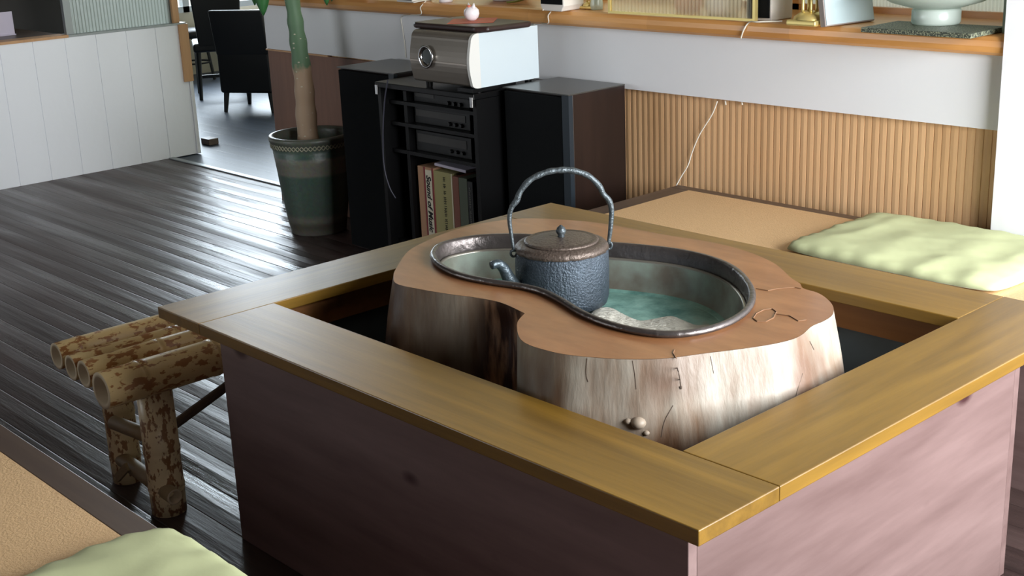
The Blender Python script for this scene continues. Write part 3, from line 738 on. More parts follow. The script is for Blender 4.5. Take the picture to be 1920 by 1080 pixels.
# ------------------------------------------------------------------ bamboo bench
def culm(bm, p0, p1, r, nodes, inner=.72, mi_in=1, depth=.12):
    """hollow bamboo length with node rings, open at p0"""
    p0 = Vector(p0); p1 = Vector(p1); L = (p1-p0).length; t = (p1-p0).normalized()
    prof = [(0, r*.97)]
    s = 0
    for nd in sorted(nodes):
        prof += [(nd-.012, r*.985), (nd-.004, r*1.03), (nd, r*.965), (nd+.004, r*1.035), (nd+.014, r*.99)]
    prof.append((L, r*.97)); prof = [q for q in prof if 0 <= q[0] <= L]
    up = Vector((0, 0, 1)) if abs(t.z) < .9 else Vector((1, 0, 0)); sd = t.cross(up).normalized(); up = sd.cross(t)
    n = 28
    def ring(s_, rr): return [bm.verts.new(p0+t*s_+(sd*math.cos(2*PI*k/n)+up*math.sin(2*PI*k/n))*rr) for k in range(n)]
    rings = [ring(s_, rr) for s_, rr in prof]
    for a, b in zip(rings, rings[1:]):
        for i in range(n): bm.faces.new((a[i], a[(i+1) % n], b[(i+1) % n], b[i]))
    ri = ring(0, r*inner); rd = ring(depth, r*inner*.97)
    for a, b in ((rings[0], ri), (ri, rd)):
        for i in range(n): bm.faces.new((a[i], b[i], b[(i+1) % n], a[(i+1) % n])).material_index = mi_in
    bm.faces.new(rd).material_index = mi_in; bm.faces.new(rings[-1]).material_index = mi_in
bb = Vector((-1.87, .42, 0))
BB = thing('bamboo_bench', 'low bench of spotted bamboo culms beside the left end of the table', 'bench', bb)
yl = .02
for (px, py, r, y1, nodes) in ((190, 733, .0475, 1.0, (.10, .30, .62)), (157, 702, .036, 1.0, (.20, .45, .7)), (133, 690, .034, 1.0, (.28, .6)), (106, 668, .036, 1.0, (.06, .40, .75))):
    c = Q(px, py, 2, .385 if r > .04 else .40); 
    bm = bmesh.new(); culm(bm, Vector((c.x, c.y, c.z))-bb, Vector((c.x+.0, y1, c.z))-bb, r, nodes)
    obj('seat_culm', bm, [M_bambooy, M_binner], BB, smooth=True)
lx = Q(305, 962, 2, 0)
l2 = Q(228, 903, 2, 0)
for q, r in ((lx, .0455), (l2, .041)):
    for yy in (q.y+.02, .88):
        bm = bmesh.new(); culm(bm, Vector((q.x, yy, 0.001))-bb, Vector((q.x, yy, .355))-bb, r, (.07, .17 if q is lx else .2), depth=.02)
        obj('leg', bm, [M_bamboo, M_binner], BB, smooth=True)
def rail(p0, p1, r, name='stretcher'):
    bm = bmesh.new(); culm(bm, Vector(p0)-bb, Vector(p1)-bb, r, (.12,), depth=.05); return obj(name, bm, [M_bold, M_binner], BB, smooth=True)
rail((lx.x+.080, lx.y+.0, .072), (lx.x-.27, lx.y+.02, .072), .021)
ra = Q(213, 792, 1, lx.y-.02)
rail((ra.x, ra.y, ra.z), (lx.x-.02, ra.y+.02, ra.z), .019)
rb = Q(336, 782, 0, lx.x); 
bm = bmesh.new(); pa_ = Vector((lx.x-.02, lx.y+.03, .20))-bb; pb_ = Vector((lx.x-.02, .46, .345))-bb
add_tube(bm, [pa_, pb_], .013, 10); obj('brace', bm, M_darkw, BB)
obj('peg', bx(-.045, .045, -.004, .004, -.011, .011), M_bold, BB, loc=Vector(Q(229, 886, 1, l2.y-.03))-bb).rotation_euler = (0, math.radians(-38), 0)

# ------------------------------------------------------------------ hi-fi corner
def loudspeaker(label, x0, x1, y0, y1, h):
    t = thing('loudspeaker', label, 'loudspeaker', ((x0+x1)/2, (y0+y1)/2, 0)); a = (x1-x0)/2; b = (y1-y0)/2
    bm = bmesh.new(); add_box(bm, -a, a, -b+.02, b, 0, h-.004); obj('cabinet', bm, M_spks, t, bevel=.002)
    obj('top_panel', bx(-a, a, -b, b, h-.004, h), M_spktop, t)
    obj('grille', bx(-a+.008, a-.035, -b+.001, -b+.019, .015, h-.012), M_grille, t, bevel=.003)
    obj('baffle_edge', bx(a-.034, a, -b, -b+.0195, 0, h-.0045), plain('baffle_blue_black', rgb(30, 40, 48), .4), t)
    return t
loudspeaker('large black floor loudspeaker with dark wooden side at the right of the hi-fi rack', -2.455, -2.115, 1.875, 2.165, .79)
ls = loudspeaker('large black floor loudspeaker between the plant pot and the hi-fi rack', -3.49, -3.10, 1.875, 2.165, .79)
obj('badge', bx(-.012, .012, -.003, 0, -.012, .012), M_alu, ls, loc=Vector((.10, -.144, .065)))

rx0, rx1, ry0, ry1 = -3.075, -2.485, 1.76, 2.15
RK = thing('hifi_rack', 'black glass-topped hi-fi rack between the two large loudspeakers', 'rack', ((rx0+rx1)/2, ry0, 0))
a = (rx1-rx0)/2; dy = ry1-ry0; rh = .775
obj('top_shelf', bx(-a, a, 0, dy, rh-.022, rh), M_rack, RK, bevel=.003)
for s in (-1, 1):
    obj('side_panel', bx(min(s*a, s*(a-.02)), max(s*a, s*(a-.02)), .012, dy, 0, rh-.022), M_rack, RK)
    obj('hinge', bx(s*(a-.012)-.008, s*(a-.012)+.008, -.004, .004, rh-.05, rh-.01), M_chrome, RK, bevel=.002)
obj('divider', bx(-a+.10, -a+.12, .06, dy, .135, rh-.022), M_rack, RK)
obj('back_panel', bx(-a+.02, a-.02, dy-.012, dy, 0, rh-.022), M_rack, RK)
for z in (.115, .49, .60, .685):
    obj('shelf', bx(-a+.02, a-.02, .05, dy-.012, z, z+.014), M_rack, RK)
obj('plinth', bx(-a+.02, a-.02, .03, dy-.012, 0, .07), M_rack, RK)
rcx = (rx0+rx1)/2
def component(label, z, h, strip):
    t = thing('stereo_component', label, 'stereo component', (-2.775, ry0+.085, z), group=None)
    obj('case', bx(-.16, .16, .012, .25, 0, h), M_rack, t)
    obj('faceplate', bx(-.165, .165, 0, .012, 0, h), M_comp, t, bevel=.002)
    obj('display_strip', bx(-.155, .14 if strip else -.04, -.002, 0, h*.45, h*.85), M_compl, t)
    for q in range(3): 
        bm = bmesh.new(); bmesh.ops.create_cone(bm, cap_ends=True, segments=20, radius1=.008, radius2=.007, depth=.012, matrix=Matrix.Translation((.05+q*.035, -.006, h*.25)) @ Matrix.Rotation(PI/2, 4, 'X'))
        obj('knob', bm, M_comp, t, smooth=False)
    return t
component('thin dark stereo component on the top shelf of the hi-fi rack', .699, .045, False)
component('dark stereo component with a grey strip on the second shelf of the rack', .614, .065, True)
component('dark stereo component with grey strip on the third shelf above the record boxes', .504, .082, True)

# record boxes
spy = ry0+.075
def spine(name, label, x0, x1, h, mat, depth=.24, dy_=0., parts=()):
    t = thing(name, label, 'record box', ((x0+x1)/2, spy+dy_, .129)); a = (x1-x0)/2
    obj('cover', bx(-a+.0006, a-.0006, 0, depth, 0, h), mat, t, bevel=.0015)
    for nm, (u0, u1, z0, z1, mm) in parts: obj(nm, bx(u0, u1, -.0015, 0, z0, z1), mm, t)
    return t
def xs(px): return Q(px, 330, 1, spy).x
SB = [xs(783.5), xs(813), xs(847.5), xs(859), xs(875), xs(885)]
M_tan = plain('tan_card', rgb(168, 128, 98), .6); M_olive = plain('olive_card', rgb(152, 144, 96), .6); M_brown = plain('brown_card', rgb(122, 74, 60), .6)
M_ggr = plain('grey_green_card', rgb(84, 92, 76), .6); M_blk = plain('black_card', rgb(26, 26, 26), .5); M_lab = plain('label_cream', rgb(206, 198, 176), .6); M_rl = plain('dark_red_line', rgb(120, 40, 44), .6)
w1 = SB[1]-SB[0]; a1 = w1/2
bk1 = spine('record_box', 'tan record box with a white spine strip lettered in black, leftmost in the rack', SB[0], SB[1], .315, M_tan, parts=[('spine_edge', (-a1+w1*.40, -a1+w1*.48, 0, .315, M_rl)), ('spine_label', (-a1+w1*.50, a1-w1*.12, .01, .305, M_lab)), ('spine_edge', (a1-w1*.10, a1-.002, 0, .315, M_rl))])
w2 = SB[2]-SB[1]; a2 = w2/2
bk2 = spine('record_box', 'thick olive record box with small dark lettering and a white edge line', SB[1], SB[2], .308, M_olive, parts=[('spine_line', (a2-.006, a2-.001, 0, .308, M_lab))])
bk3 = spine('record_box', 'narrow red-brown record box between the olive and the grey-green ones', SB[2], SB[3], .300, M_brown)
bk4 = spine('record_box', 'grey-green record box beside the black one in the rack', SB[3], SB[4], .300, M_ggr)
bk5 = spine('record_box', 'slim black record box, rightmost in the rack', SB[4], SB[5], .292, M_blk)
def text_part(s, parent, size, loc, mat, shear=0.):
    cu = bpy.data.curves.new('lettering', 'FONT'); cu.body = s; cu.size = size; cu.extrude = .0004; cu.shear = shear; cu.align_x = 'LEFT'; cu.align_y = 'CENTER'; cu.offset = .0011
    ob = bpy.data.objects.new('tmp', cu); COL.objects.link(ob)
    dg = bpy.context.evaluated_depsgraph_get(); me = bpy.data.meshes.new_from_object(ob.evaluated_get(dg)); bpy.data.objects.remove(ob)
    o = bpy.data.objects.new('lettering', me); COL.objects.link(o); me.materials.clear(); me.materials.append(mat); o.parent = parent.children[2]
    # text runs downwards on a face that looks to -y
    o.matrix_local = Matrix.Translation(loc) @ Matrix.Rotation(PI/2, 4, 'X') @ Matrix.Rotation(-PI/2, 4, 'Z')
    return o
text_part('Sound of Music', bk1, .037, (-a1+w1*.69, -.0022, .285), M_ink, .3)
# illegible fine lettering on two spines: small ink marks
def inkmarks(parent, u, z0, z1, w_, mat):
    bm = bmesh.new(); z = z1
    while z > z0:
        l = random.uniform(.006, .011); 
        add_box(bm, u-w_*random.uniform(.3, .5), u+w_*random.uniform(.3, .5), -.0022, -.0015, z-l*.45, z-l*.1)
        if random.random() < .75: add_box(bm, u-w_*.12, u+w_*.12, -.0022, -.0015, z-l*.9, z-l*.2)
        z -= l*(1.9 if random.random() < .15 else 1.)
    obj('lettering', bm, mat, parent.children[0])
inkmarks(bk2, .008, .03, .29, .018, plain('faded_ink', rgb(70, 66, 44), .7))
inkmarks(bk5, 0, .05, .27, .010, plain('pale_ink', rgb(110, 110, 104), .7))
o = obj('paper_sheaf', bx(-.10, .09, -.10, .10, 0, .012), M_paper, loc=((SB[1]+SB[2])/2+.02, spy+.125, .129+.316), bevel=.003); o.rotation_euler = (0, math.radians(2), 0)
o = tag(o, 'pale lilac sheaf of papers lying on top of the record boxes', 'papers')

# silver-fronted player on the rack
p0 = Q(778, 138, 2, .81); p1 = Q(885, 160, 2, .81)
dyf = 1.742; dx0 = Q(773, 100, 1, dyf).x; dx1 = Q(885, 120, 1, dyf).x
D = thing('tabletop_player', 'boxy audio player with brushed grey front, round dial and pale sides on the rack', 'audio player', ((dx0+dx1)/2, dyf, rh+.001)); a = (dx1-dx0)/2
dz0, dz1, dd = .022, .216, .33
def rounded_profile(yf, yb, z0, z1, r=.03, bulge=.012):
    pr = []
    for k in range(7): t_ = PI/2*k/6; pr.append((yf+r-r*math.sin(t_)*1., z0+r*.5-r*.5*math.cos(t_)))
    for k in range(1, 8): f = k/8; pr.append((yf-bulge*math.sin(f*PI), z0+r*.5+(z1-z0-r*1.5)*f))
    for k in range(7): t_ = PI/2*k/6; pr.append((yf+r-r*math.cos(t_), z1-r+r*math.sin(t_)))
    pr += [(yb, z1), (yb, z0)]
    return pr
def extr(prof, x0_, x1_):
    bm = bmesh.new(); A = [bm.verts.new((x0_, y, z)) for y, z in prof]; B = [bm.verts.new((x1_, y, z)) for y, z in prof]; bm.faces.new(A); bm.faces.new(B)
    for i in range(len(prof)): bm.faces.new((A[i], A[(i+1) % len(prof)], B[(i+1) % len(prof)], B[i]))
    return bm
obj('housing', extr(rounded_profile(.012, dd, dz0, dz1), -a+.001, a-.001), M_devw, D)
fr_ = [q for q in rounded_profile(.0, .05, dz0+.002, dz1+.001)]
obj('front_cover', extr(fr_[:-2]+[(.06, dz1+.001), (.06, dz1-.004), (.04, dz0+.004)], -a, a-.012), M_silver, D)
obj('side_cheek', extr([(y-.003, z) for y, z in rounded_profile(.0, .04, dz0, dz1+.001)], a-.011, a+.002), plain('white_cheek', rgb(214, 214, 210), .4), D)
obj('seam_strip', bx(-a+.001, a-.013, -.0145, -.006, .105, .111), plain('bright_seam', rgb(176, 166, 156), .3, .6), D)
bm = bmesh.new(); add_lathe(bm, [(.034, 0), (.040, .002), (.043, .008), (.038, .012), (.031, .006), (.029, -.004)], 40, cap=False); 
dial = obj('dial_ring', bm, M_chrome, D, smooth=True, loc=Vector((-a+.105, -.014, .125))); dial.rotation_euler = (PI/2, 0, 0)
obj('dial_window', lathe([(.0, 0), (.026, 0), (.026, .003), (0.0, .004)], 32, cap=False), plain('dial_dark', rgb(60, 68, 66), .2), dial)
for (fx, fy) in ((-a+.03, .05), (a-.03, .05), (-a+.03, dd-.03), (a-.03, dd-.03)):
    obj('foot', lathe([(.012, 0), (.014, .022), (.0, .0225)], 16, cap=True), M_rack, D, loc=Vector((fx, fy, 0)))
obj('cooling_plate', bx(a-.10, a-.012, .01, .22, .006, .02), M_rack, D)
dtop = rh+.001+dz1
# tray, paper and ornament on the player
tl_ = Q(787, 43, 2, dtop+.01)
o = obj('black_tray', prism([(-.205, -.10), (-.195, -.125), (-.18, -.13), (.16, -.13), (.20, -.10), (.215, .09), (.205, .11), (-.17, .12), (-.19, .11)], 0, .022), M_tray, bevel=.009, seg=4, loc=(-2.640, 1.905, dtop+.0015)); 
tag(o, 'dark brown lacquered tray lying on top of the audio player', 'tray')
o = obj('red_paper', bx(-.085, .085, -.085, .085, 0, .0012), M_red, loc=(-2.635, 1.905, dtop+.0245)); o.rotation_euler = (0, 0, math.radians(42)); tag(o, 'square of orange-red paper on the dark tray under the white ornament', 'paper')
O = thing('ceramic_ornament', 'small round white ornament with a notched top standing on red paper', 'ornament', (-2.64, 1.905, dtop+.026))
obj('body', lathe([(.0, 0), (.014, 0), (.024, .010), (.029, .024), (.027, .038), (.018, .048), (.0, .052)], 32, cap=False), M_orn, O, smooth=True)
for s in (-1, 1):
    bm = bmesh.new(); bmesh.ops.create_cone(bm, cap_ends=True, segments=16, radius1=.013, radius2=.001, depth=.024, matrix=Matrix.Translation((s*.015, -.002*s, .052)) @ Matrix.Rotation(s*.25, 4, 'Y'))
    obj('tip', bm, M_orn, O, smooth=True)
bm = bmesh.new(); bmesh.ops.create_cone(bm, cap_ends=True, segments=16, radius1=.001, radius2=.009, depth=.012, matrix=Matrix.Translation((0, -.012, .050)))
obj('red_notch', bm, M_red, O, smooth=True)

# ------------------------------------------------------------------ cables
def cable(label, pts, r=.0022, mat=None, sub=6, name='cable'):
    pts = crom(pts, sub); o = obj(name, tube(pts, r, 7), mat or M_cable, smooth=True); base_obj(o, pts[-1]); tag(o, label, 'cable'); return o
yf = WY-.004
def dropcable(label, x0p, yp, pts):
    c = Q(x0p, yp, 2, zs+.003)
    P_ = [c + Vector((0, .02, 0)), Vector((c.x-.005, WY-.015, zs+.006)), Vector((c.x-.012, WY-.040, 1.02)), Vector((c.x-.016, WY-.040, .99))]
    for px, py in pts: P_.append(Q(px, py, 1, yf))
    return cable(label, P_)
dropcable('white cable hanging from the counter at the left of the audio player', 768, 6, [(754, 30), (755, 55), (759, 85), (761, 108)])
dropcable('white cable hanging down the white band at the right of the audio player', 1010, 20, [(1001, 45), (1002, 80), (1003, 130)])
c = Q(1420, 41, 2, zs+.003)
cable('short white cable looping over the counter edge in front of the small speaker', [c+Vector((.06, .05, 0)), c, Q(1405, 44, 1, WY-.032)+Vector((0, 0, .004)), Q(1395, 55, 1, WY-.042), Q(1389, 72, 1, WY-.036)], .0026)
cable('thin white cable trailing down the bamboo wainscot to the tatami bench', [Q(1345, 190, 1, WY+.008), Q(1335, 215, 1, WY+.008), Q(1312, 252, 1, WY+.006), Q(1298, 285, 1, WY+.006), Q(1290, 310, 1, WY+.005), Q(1278, 330, 1, WY+.0), Q(1268, 348, 1, WY-.01)], .002)
for px, lb in ((1360, 'left of the two short white cable ends under the white band'), (1391, 'right of the two short white cable ends under the white band')):
    cable(lb, [Q(px, 189 if px < 1380 else 191, 1, WY+.010), Q(px+1, 197, 1, WY+.010)], .0025, sub=2, name='cable_end')
cable('thin dark cable looping down the front left of the hi-fi rack', [Q(727, 150, 1, ry0-.006), Q(721, 190, 1, ry0-.01), Q(718, 250, 1, ry0-.012), Q(720, 310, 1, ry0-.012), Q(730, 350, 1, ry0-.01), Q(742, 372, 1, ry0+.004)], .003, M_bcable)

# ------------------------------------------------------------------ potted tree
pb = Vector((-3.862, 1.965, 0))
PL = thing('potted_tree', 'green and tan trunked indoor tree in a tall glazed pot left of the loudspeakers', 'potted plant', pb)
obj('pot', lathe([(.0, 0), (.125, 0), (.128, .006), (.140, .08), (.156, .20), (.170, .33), (.177, .38), (.175, .382), (.182, .403), (.184, .424), (.190, .43), (.193, .445), (.187, .454), (.170, .454), (.162, .44), (.158, .38), (.0, .38)], 64, cap=False), M_pot, PL, smooth=True)
# carved lattice under the rim
bm = bmesh.new(); nb_ = 60
for i in range(nb_):
    a0 = 2*PI*i/nb_; a1_ = 2*PI*(i+1)/nb_
    for za, zb in ((.403, .423), (.423, .403)):
        add_tube(bm, [Vector((.1835*math.cos(a0), .1835*math.sin(a0), za)), Vector((.1845*math.cos((a0+a1_)/2), .1845*math.sin((a0+a1_)/2), (za+zb)/2)), Vector((.1835*math.cos(a1_), .1835*math.sin(a1_), zb))], .0025, 5, cap=False)
obj('carved_band', bm, plain('pale_glaze', rgb(140, 138, 118), .5), PL)
obj('soil', lathe([(.0, .385), (.158, .382)], 32, cap=False), M_soil, PL)
tp = [Vector(q)-pb for q in (Q(578, 262, 1, 1.97), Q(574, 215, 1, 1.97), Q(570, 160, 1, 1.97), Q(562, 100, 1, 1.97), Q(555, 50, 1, 1.97), Q(548, 0, 1, 1.97))]
tp[0].z = .37
tp += [tp[-1]+Vector((-.03, 0, .25)), tp[-1]+Vector((-.035, .01, .55)), tp[-1]+Vector((-.03, .0, .8))]
tpc = crom(tp, 6)
obj('trunk', tube(tpc, [(.050-.018*min(1, i/30)+.0025*math.sin(i*1.3)) for i in range(len(tpc))], 20), M_trunk, PL, smooth=True)
def leaf(base, tip, w_, droop=.04):
    bm = bmesh.new(); base = Vector(base); tip = Vector(tip); d = tip-base; s = d.cross(Vector((0, 0, 1)))
    if s.length < 1e-3: s = Vector((1, 0, 0))
    s.normalize(); prev = None; n = 12
    if abs(d.normalized().z) > .8: s = Vector((R3[0][0], R3[1][0], 0)).normalized()
    up = s.cross(d).normalized()
    for i in range(n+1):
        f = i/n; ww = w_*math.sin(PI*min(1, f*.97+.015))**.75*(1-.25*f)
        c = base+d*f + Vector((0, 0, -droop*f*f))
        cur = [bm.verts.new(c-s*ww/2-up*-.01*0), bm.verts.new(c-up*.008), bm.verts.new(c+s*ww/2)]
        if prev:
            for k in (0, 1): bm.faces.new((prev[k], prev[k+1], cur[k+1], cur[k]))
        prev = cur
    o = obj('leaf', bm, M_leaf, PL, smooth=True)
    md = o.modifiers.new('thickness', 'SOLIDIFY'); md.thickness = .0012
l1 = Q(487, -60, 1, 1.93)-pb; l2_ = Q(494, 29, 1, 1.93)-pb
leaf(l1, l2_, .085, 0)
leaf(Q(470, -70, 1, 2.0)-pb, Q(478, 10, 1, 2.0)-pb, .06, 0)
leaf(Q(608, -50, 1, 1.95)-pb, Q(613, 10, 1, 1.95)-pb, .05, 0)
leaf(Q(640, -60, 1, 2.02)-pb, Q(622, 2, 1, 2.02)-pb, .05, 0)
top = tpc[-1]; stems = bmesh.new()
for i in range(7):
    an = 2*PI*i/7+.3; hub = top+Vector((math.cos(an)*.20, math.sin(an)*.12-.05, -.15+.1*math.sin(i*2.1)))
    add_tube(stems, [top-Vector((0, 0, .12)), top.lerp(hub, .5)+Vector((0, 0, .04)), hub], .005, 6)
    for k in range(5):
        bn = an+(k-2)*.55
        leaf(hub, hub+Vector((math.cos(bn)*.17, math.sin(bn)*.13, -.05)), .06, .05)
add_tube(stems, [tpc[-8], tpc[-8].lerp(l1, .5)+Vector((0, 0, .12)), l1], .005, 6)
add_tube(stems, [tpc[-9], tpc[-9].lerp(Q(608, -50, 1, 1.95)-pb, .5)+Vector((0, 0, .08)), Q(608, -50, 1, 1.95)-pb], .004, 6)
obj('leaf_stalks', stems, M_leaf, PL, smooth=True)

# ------------------------------------------------------------------ hall furniture
def chair(name, label, px, py, rot, w_=.44, d_=.44, sh=.44, bh=.92, group=None, solid=False):
    p = Q(px, py, 2, -.006); t = thing(name, label, 'chair', (p.x, p.y, -.005), rot, group)
    obj('seat', bx(-w_/2, w_/2, -d_/2, d_/2, sh-.07 if not solid else .14, sh), M_black, t, bevel=.02, seg=3)
    bm = bmesh.new(); n = 8; prev = None
    for k in range(n+1):
        f = k/n; z = sh-.03+(bh-sh+.03)*f; ww = w_/2*(.78+.22*f) if not solid else w_/2; y = d_/2-.03+.06*f
        cur = [bm.verts.new((s*ww, y+o_, z)) for s, o_ in ((-1, -.03), (1, -.03), (1, .03), (-1, .03))]
        if prev:
            for q in range(4): bm.faces.new((prev[q], prev[(q+1) % 4], cur[(q+1) % 4], cur[q]))
        else: bm.faces.new(cur)
        prev = cur
    bm.faces.new(prev); obj('backrest', bm, M_black, t, bevel=.012, seg=3)
    for sx_ in (-1, 1):
        for sy_ in (-1, 1):
            top_ = Vector((sx_*(w_/2-.035), sy_*(d_/2-.035), sh-.06 if not solid else .15)); bt = Vector((sx_*(w_/2-.02), sy_*(d_/2-.02), 0))
            obj('leg', tube([bt, top_], [.014, .022], 8), M_black, t)
    if solid:
        for s in (-1, 1): obj('armrest', bx(s*w_/2-(.03 if s > 0 else -.0), s*w_/2+(.0 if s > 0 else .03), -d_/2, d_/2-.02, sh-.01, sh+.18), M_black, t, bevel=.01)
    else:
        obj('stretcher', bx(-w_/2+.03, w_/2-.03, -.01, .01, .14, .165), M_black, t)
    return t
chair('dining_chair', 'black high-backed dining chair in the hall beside the round stool', 420, 178, math.radians(-118), .40, .42, .43, .98)
chair('tub_armchair', 'black box-shaped armchair in the hall just left of the bamboo-clad wall', 490, 203, math.radians(-150), .42, .40, .44, .73, solid=True)
p = Q(368, 150, 2, -.006); t = thing('round_stool', 'black round padded stool in the hall behind the partition end', 'stool', (p.x, p.y, -.005))
obj('seat', lathe([(.0, .36), (.15, .36), (.175, .375), (.175, .41), (.15, .43), (0, .435)], 32, cap=False), M_black, t, smooth=True)
for k in range(4):
    an = PI/4+k*PI/2; obj('leg', tube([Vector((.16*math.cos(an), .16*math.sin(an), 0)), Vector((.11*math.cos(an), .11*math.sin(an), .36))], .014, 8), M_black, t)
obj('foot_ring', tube([Vector((.14*math.cos(q*PI/12), .14*math.sin(q*PI/12), .15)) for q in range(25)], .008, 6, cap=False), M_black, t)
# pedestal table by the hall window
p = Q(352, 47, 2, .37); t = thing('low_table', 'low white-topped table in front of the bright hall window', 'table', (-8.85, 5.0, -.005))
obj('tabletop', bx(-.35, .35, -.45, .45, .36, .39), M_orn, t, bevel=.005)
for sx_ in (-1, 1):
    for sy_ in (-1, 1): obj('leg', bx(sx_*.28-.02, sx_*.28+.02, sy_*.38-.02, sy_*.38+.02, 0, .36), M_black, t)

# ------------------------------------------------------------------ things on the counter
def cp(px, py): return Q(px, py, 2, zs)
def small_speaker(label, px0, px1, py, h, d_, curved=False, cable_=True):
    a_ = cp(px0, py); b_ = cp(px1, py + (px1-px0)*.06); w_ = (b_.x-a_.x)
    t = thing('small_speaker', label, 'speaker', ((a_.x+b_.x)/2, a_.y, zs+.0005), 0)
    if curved:
        prof = [(-w_/2+.012, 0), (w_/2-.012, 0), (w_/2, .02), (w_/2, h), (-w_/2, h), (-w_/2, .02)]
        bm = bmesh.new(); A = [bm.verts.new((x_, 0, z)) for x_, z in prof]; B = [bm.verts.new((x_*.8, d_, z)) for x_, z in prof]; bm.faces.new(A); bm.faces.new(B)
        for i in range(6): bm.faces.new((A[i], A[(i+1) % 6], B[(i+1) % 6], B[i]))
        obj('cabinet', bm, plain('speaker_shell', rgb(222, 216, 208), .45), t, bevel=.004)
    else: obj('cabinet', bx(-w_/2, w_/2, .004, d_, 0, h), plain('speaker_shell', rgb(222, 216, 208), .45), t, bevel=.004)
    obj('grille', bx(-w_/2+.006, w_/2-.006, -.002, .004, .01 if not curved else .025, h-.008), M_grille, t)
    return t
small_speaker('small white desktop speaker with black front behind the short looping cable', 1398, 1444, 38, .20, .12)
small_speaker('small white speaker with black tapered front beside the little gold stand', 1013, 1057, 20, .20, .12, True)
small_speaker('small white speaker with black front at the left end of the counter', 742, 772, 4, .18, .11)
def lathed(name, label, cat, px, py, prof, mat, part='body', n=40):
    c = cp(px, py); o = obj(name, lathe(prof, n, cap=False), mat, smooth=True, loc=(c.x, c.y, zs+.001)); tag(o, label, cat); return o
o = lathed('glass_bottle', 'slender whitish glass bottle beside the gold candle stand', 'bottle', 1119, 18, [(0, 0), (.022, 0), (.024, .02), (.018, .05), (.008, .08), (.008, .15), (0, .15)], M_bowlg)
# big white bowl
c = cp(937, 2)
B_ = thing('white_bowl', 'wide white ceramic bowl on the counter above the audio player', 'bowl', (c.x, c.y+.05, zs+.001))
obj('bowl', lathe([(.0, .016), (.07, .018), (.11, .045), (.145, .10), (.15, .10), (.118, .04), (.075, .008), (.0, .008)], 48, cap=False), M_orn, B_, smooth=True)
obj('foot_ring', lathe([(.06, 0), (.065, 0), (.068, .012), (.055, .012)], 40, cap=False), M_orn, B_, smooth=True)
# leaf resting by the bowl
def flatleaf(label, px, py, L_, w_, rot):
    c = cp(px, py); bm = bmesh.new(); prev = None
    for i in range(11):
        f = i/10; ww = w_*math.sin(PI*min(.99, f+.01))**.8; z = .004+.05*f*f
        cur = [bm.verts.new((L_*(f-.5), -ww/2, z+.006)), bm.verts.new((L_*(f-.5), 0, z)), bm.verts.new((L_*(f-.5), ww/2, z+.006))]
        if prev: [bm.faces.new((prev[k], prev[k+1], cur[k+1], cur[k])) for k in (0, 1)]
        prev = cur
    o = obj('cut_leaf', bm, plain('light_leaf', rgb(150, 160, 84), .5), smooth=True, loc=(c.x, c.y, zs)); o.rotation_euler = (0, 0, rot)
    md = o.modifiers.new('t', 'SOLIDIFY'); md.thickness = .0015; tag(o, label, 'leaf')
flatleaf('yellow-green leaf on the counter between the white bowl and tapered speaker', 985, 8, .16, .05, math.radians(25))
o = lathed('ivory_candle', 'short ivory candle on the counter left of the white bowl', 'candle', 836, 4, [(0, 0), (.028, 0), (.029, .01), (.028, .10), (0, .10)], M_orn)
c = cp(655, -2); o = obj('white_box', bx(-.07, .07, 0, .09, 0, .05), M_orn, bevel=.004, loc=(c.x, c.y, zs+.001)); tag(o, 'flat white box at the far left of the counter behind the tree', 'box')
# gold candle stand
def goldstand(label, px, py, s):
    c = cp(px, py); t = thing('gold_stand', label, 'candle stand', (c.x, c.y+.05*s, zs+.001))
    sq = bmesh.new(); add_box(sq, -.055*s, .055*s, -.05*s, .05*s, 0, .018*s); obj('base', sq, M_gold, t, bevel=.006*s, seg=3)
    obj('foot', lathe([(.05*s, .018*s), (.048*s, .026*s), (.034*s, .036*s), (.020*s, .042*s), (0, .042*s)], 24, cap=False), M_gold, t, smooth=True)
    for k in range(4):
        an = PI/4+k*PI/2; obj('column', lathe([(.006*s, .040*s), (.0045*s, .05*s), (.0045*s, .085*s), (.006*s, .095*s)], 12), M_gold, t, smooth=True, loc=Vector((.021*s*math.cos(an), .021*s*math.sin(an), 0)))
    obj('cup', lathe([(0, .092*s), (.030*s, .094*s), (.045*s, .104*s), (.036*s, .112*s), (.02*s, .12*s), (.025*s, .17*s), (0, .17*s)], 24, cap=False), M_gold, t, smooth=True)
    return t
goldstand('ornate gold stand with four columns left of the pale blue board', 1500, 50, 1.0)
goldstand('small gold candle stand between the tapered speaker and the bottle', 1097, 18, .6)
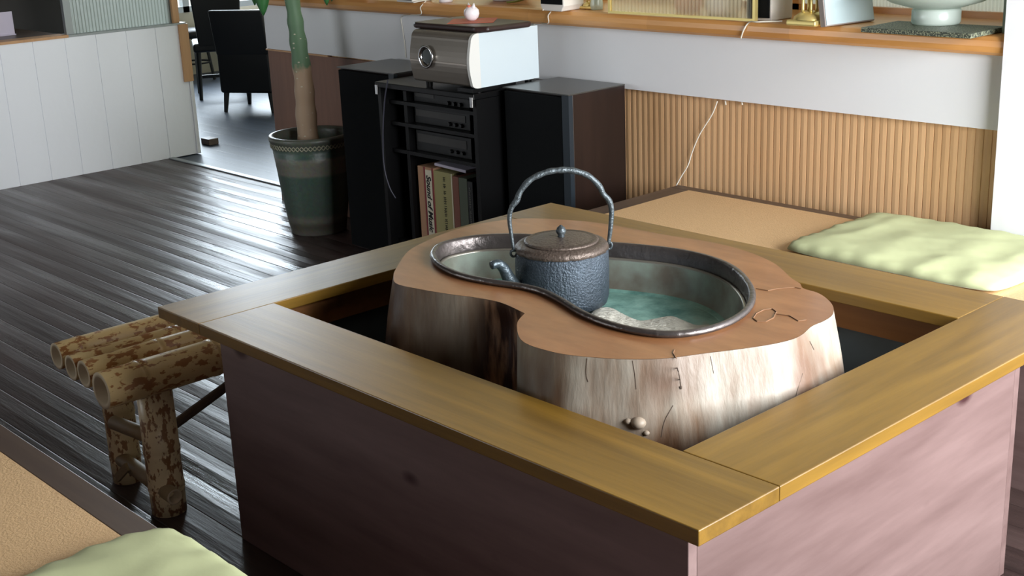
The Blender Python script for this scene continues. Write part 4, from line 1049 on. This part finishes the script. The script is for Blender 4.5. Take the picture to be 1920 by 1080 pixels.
# free-standing ribbed glass panel
c0 = cp(1132, 26); c1 = cp(1396, 44)
G = thing('ribbed_glass_panel', 'ribbed glass panel standing on the counter between bottle and small speaker', 'glass panel', ((c0.x+c1.x)/2, c0.y+.03, zs+.0005))
hw_ = (c1.x-c0.x)/2
ribbed('pane', M_panel, -hw_+.008, hw_-.008, 0, .006, .45, G, p=.016, amp=.0025)
bm = bmesh.new(); add_box(bm, -hw_, -hw_+.01, -.008, .008, 0, .46); add_box(bm, hw_-.01, hw_, -.008, .008, 0, .46); add_box(bm, -hw_+.01, hw_-.01, -.008, .008, 0, .008); add_box(bm, -hw_+.01, hw_-.01, -.008, .008, .45, .46)
obj('frame', bm, M_gold, G)
o = lathed('glass_jar', 'squat white jar behind the right half of the ribbed glass panel', 'jar', 1356, 33, [(0, 0), (.05, 0), (.062, .02), (.064, .06), (.05, .09), (.045, .12), (0, .12)], M_orn)
o.location.y += .075; o.location.x -= .06
o = lathed('red_jar', 'reddish glass jar behind the middle of the ribbed glass panel', 'jar', 1285, 25, [(0, 0), (.04, 0), (.05, .02), (.05, .08), (.03, .1), (0, .1)], glassy('red_glass', (.75, .30, .26, 1), .5)); o.location.y += .075; o.location.x -= .05
# leaning pale board
a_ = cp(1548, 52); b_ = cp(1640, 40)
w_ = (b_-a_).length
Fm = thing('picture_board', 'pale blue-white board in a grey frame leaning beside the glass bowl', 'picture', (a_.x, a_.y, zs+.003), math.atan2(b_.y-a_.y, b_.x-a_.x))
bm = bx(0, w_, 0, .022, 0, .30); o = obj('frame', bm, M_framed, Fm, bevel=.002); o.rotation_euler = (math.radians(-10), 0, 0)
bm = bx(.004, w_-.004, -.002, 0, .004, .296); o = obj('board_face', bm, M_photo, Fm); o.rotation_euler = (math.radians(-10), 0, 0)
# granite mat and glass bowl
m0 = Q(1614, 52, 2, zs+.014); m1 = Q(1830, 62, 2, zs+.014)
yb_ = m0.y
o = obj('granite_mat', bx(0, m1.x-m0.x, 0, .20, 0, .014), M_granite, bevel=.002, loc=(m0.x, yb_, zs+.001)); tag(o, 'dark speckled stone slab under the glass bowl at the right end of the counter', 'slab')
c = Q(1736, 48, 2, zs+.015)
BG = thing('glass_bowl', 'large shallow frosted glass bowl on a thick foot standing on the stone slab', 'bowl', (c.x, c.y+.055, zs+.0155))
obj('foot', lathe([(0, 0), (.066, 0), (.070, .006), (.070, .04), (.064, .046), (0, .046)], 48, cap=False), M_bowlg, BG, smooth=True)
obj('bowl', lathe([(0, .047), (.07, .047), (.13, .064), (.185, .092), (.188, .096), (.18, .096), (.12, .072), (0, .058)], 56, cap=False), M_bowlg, BG, smooth=True)
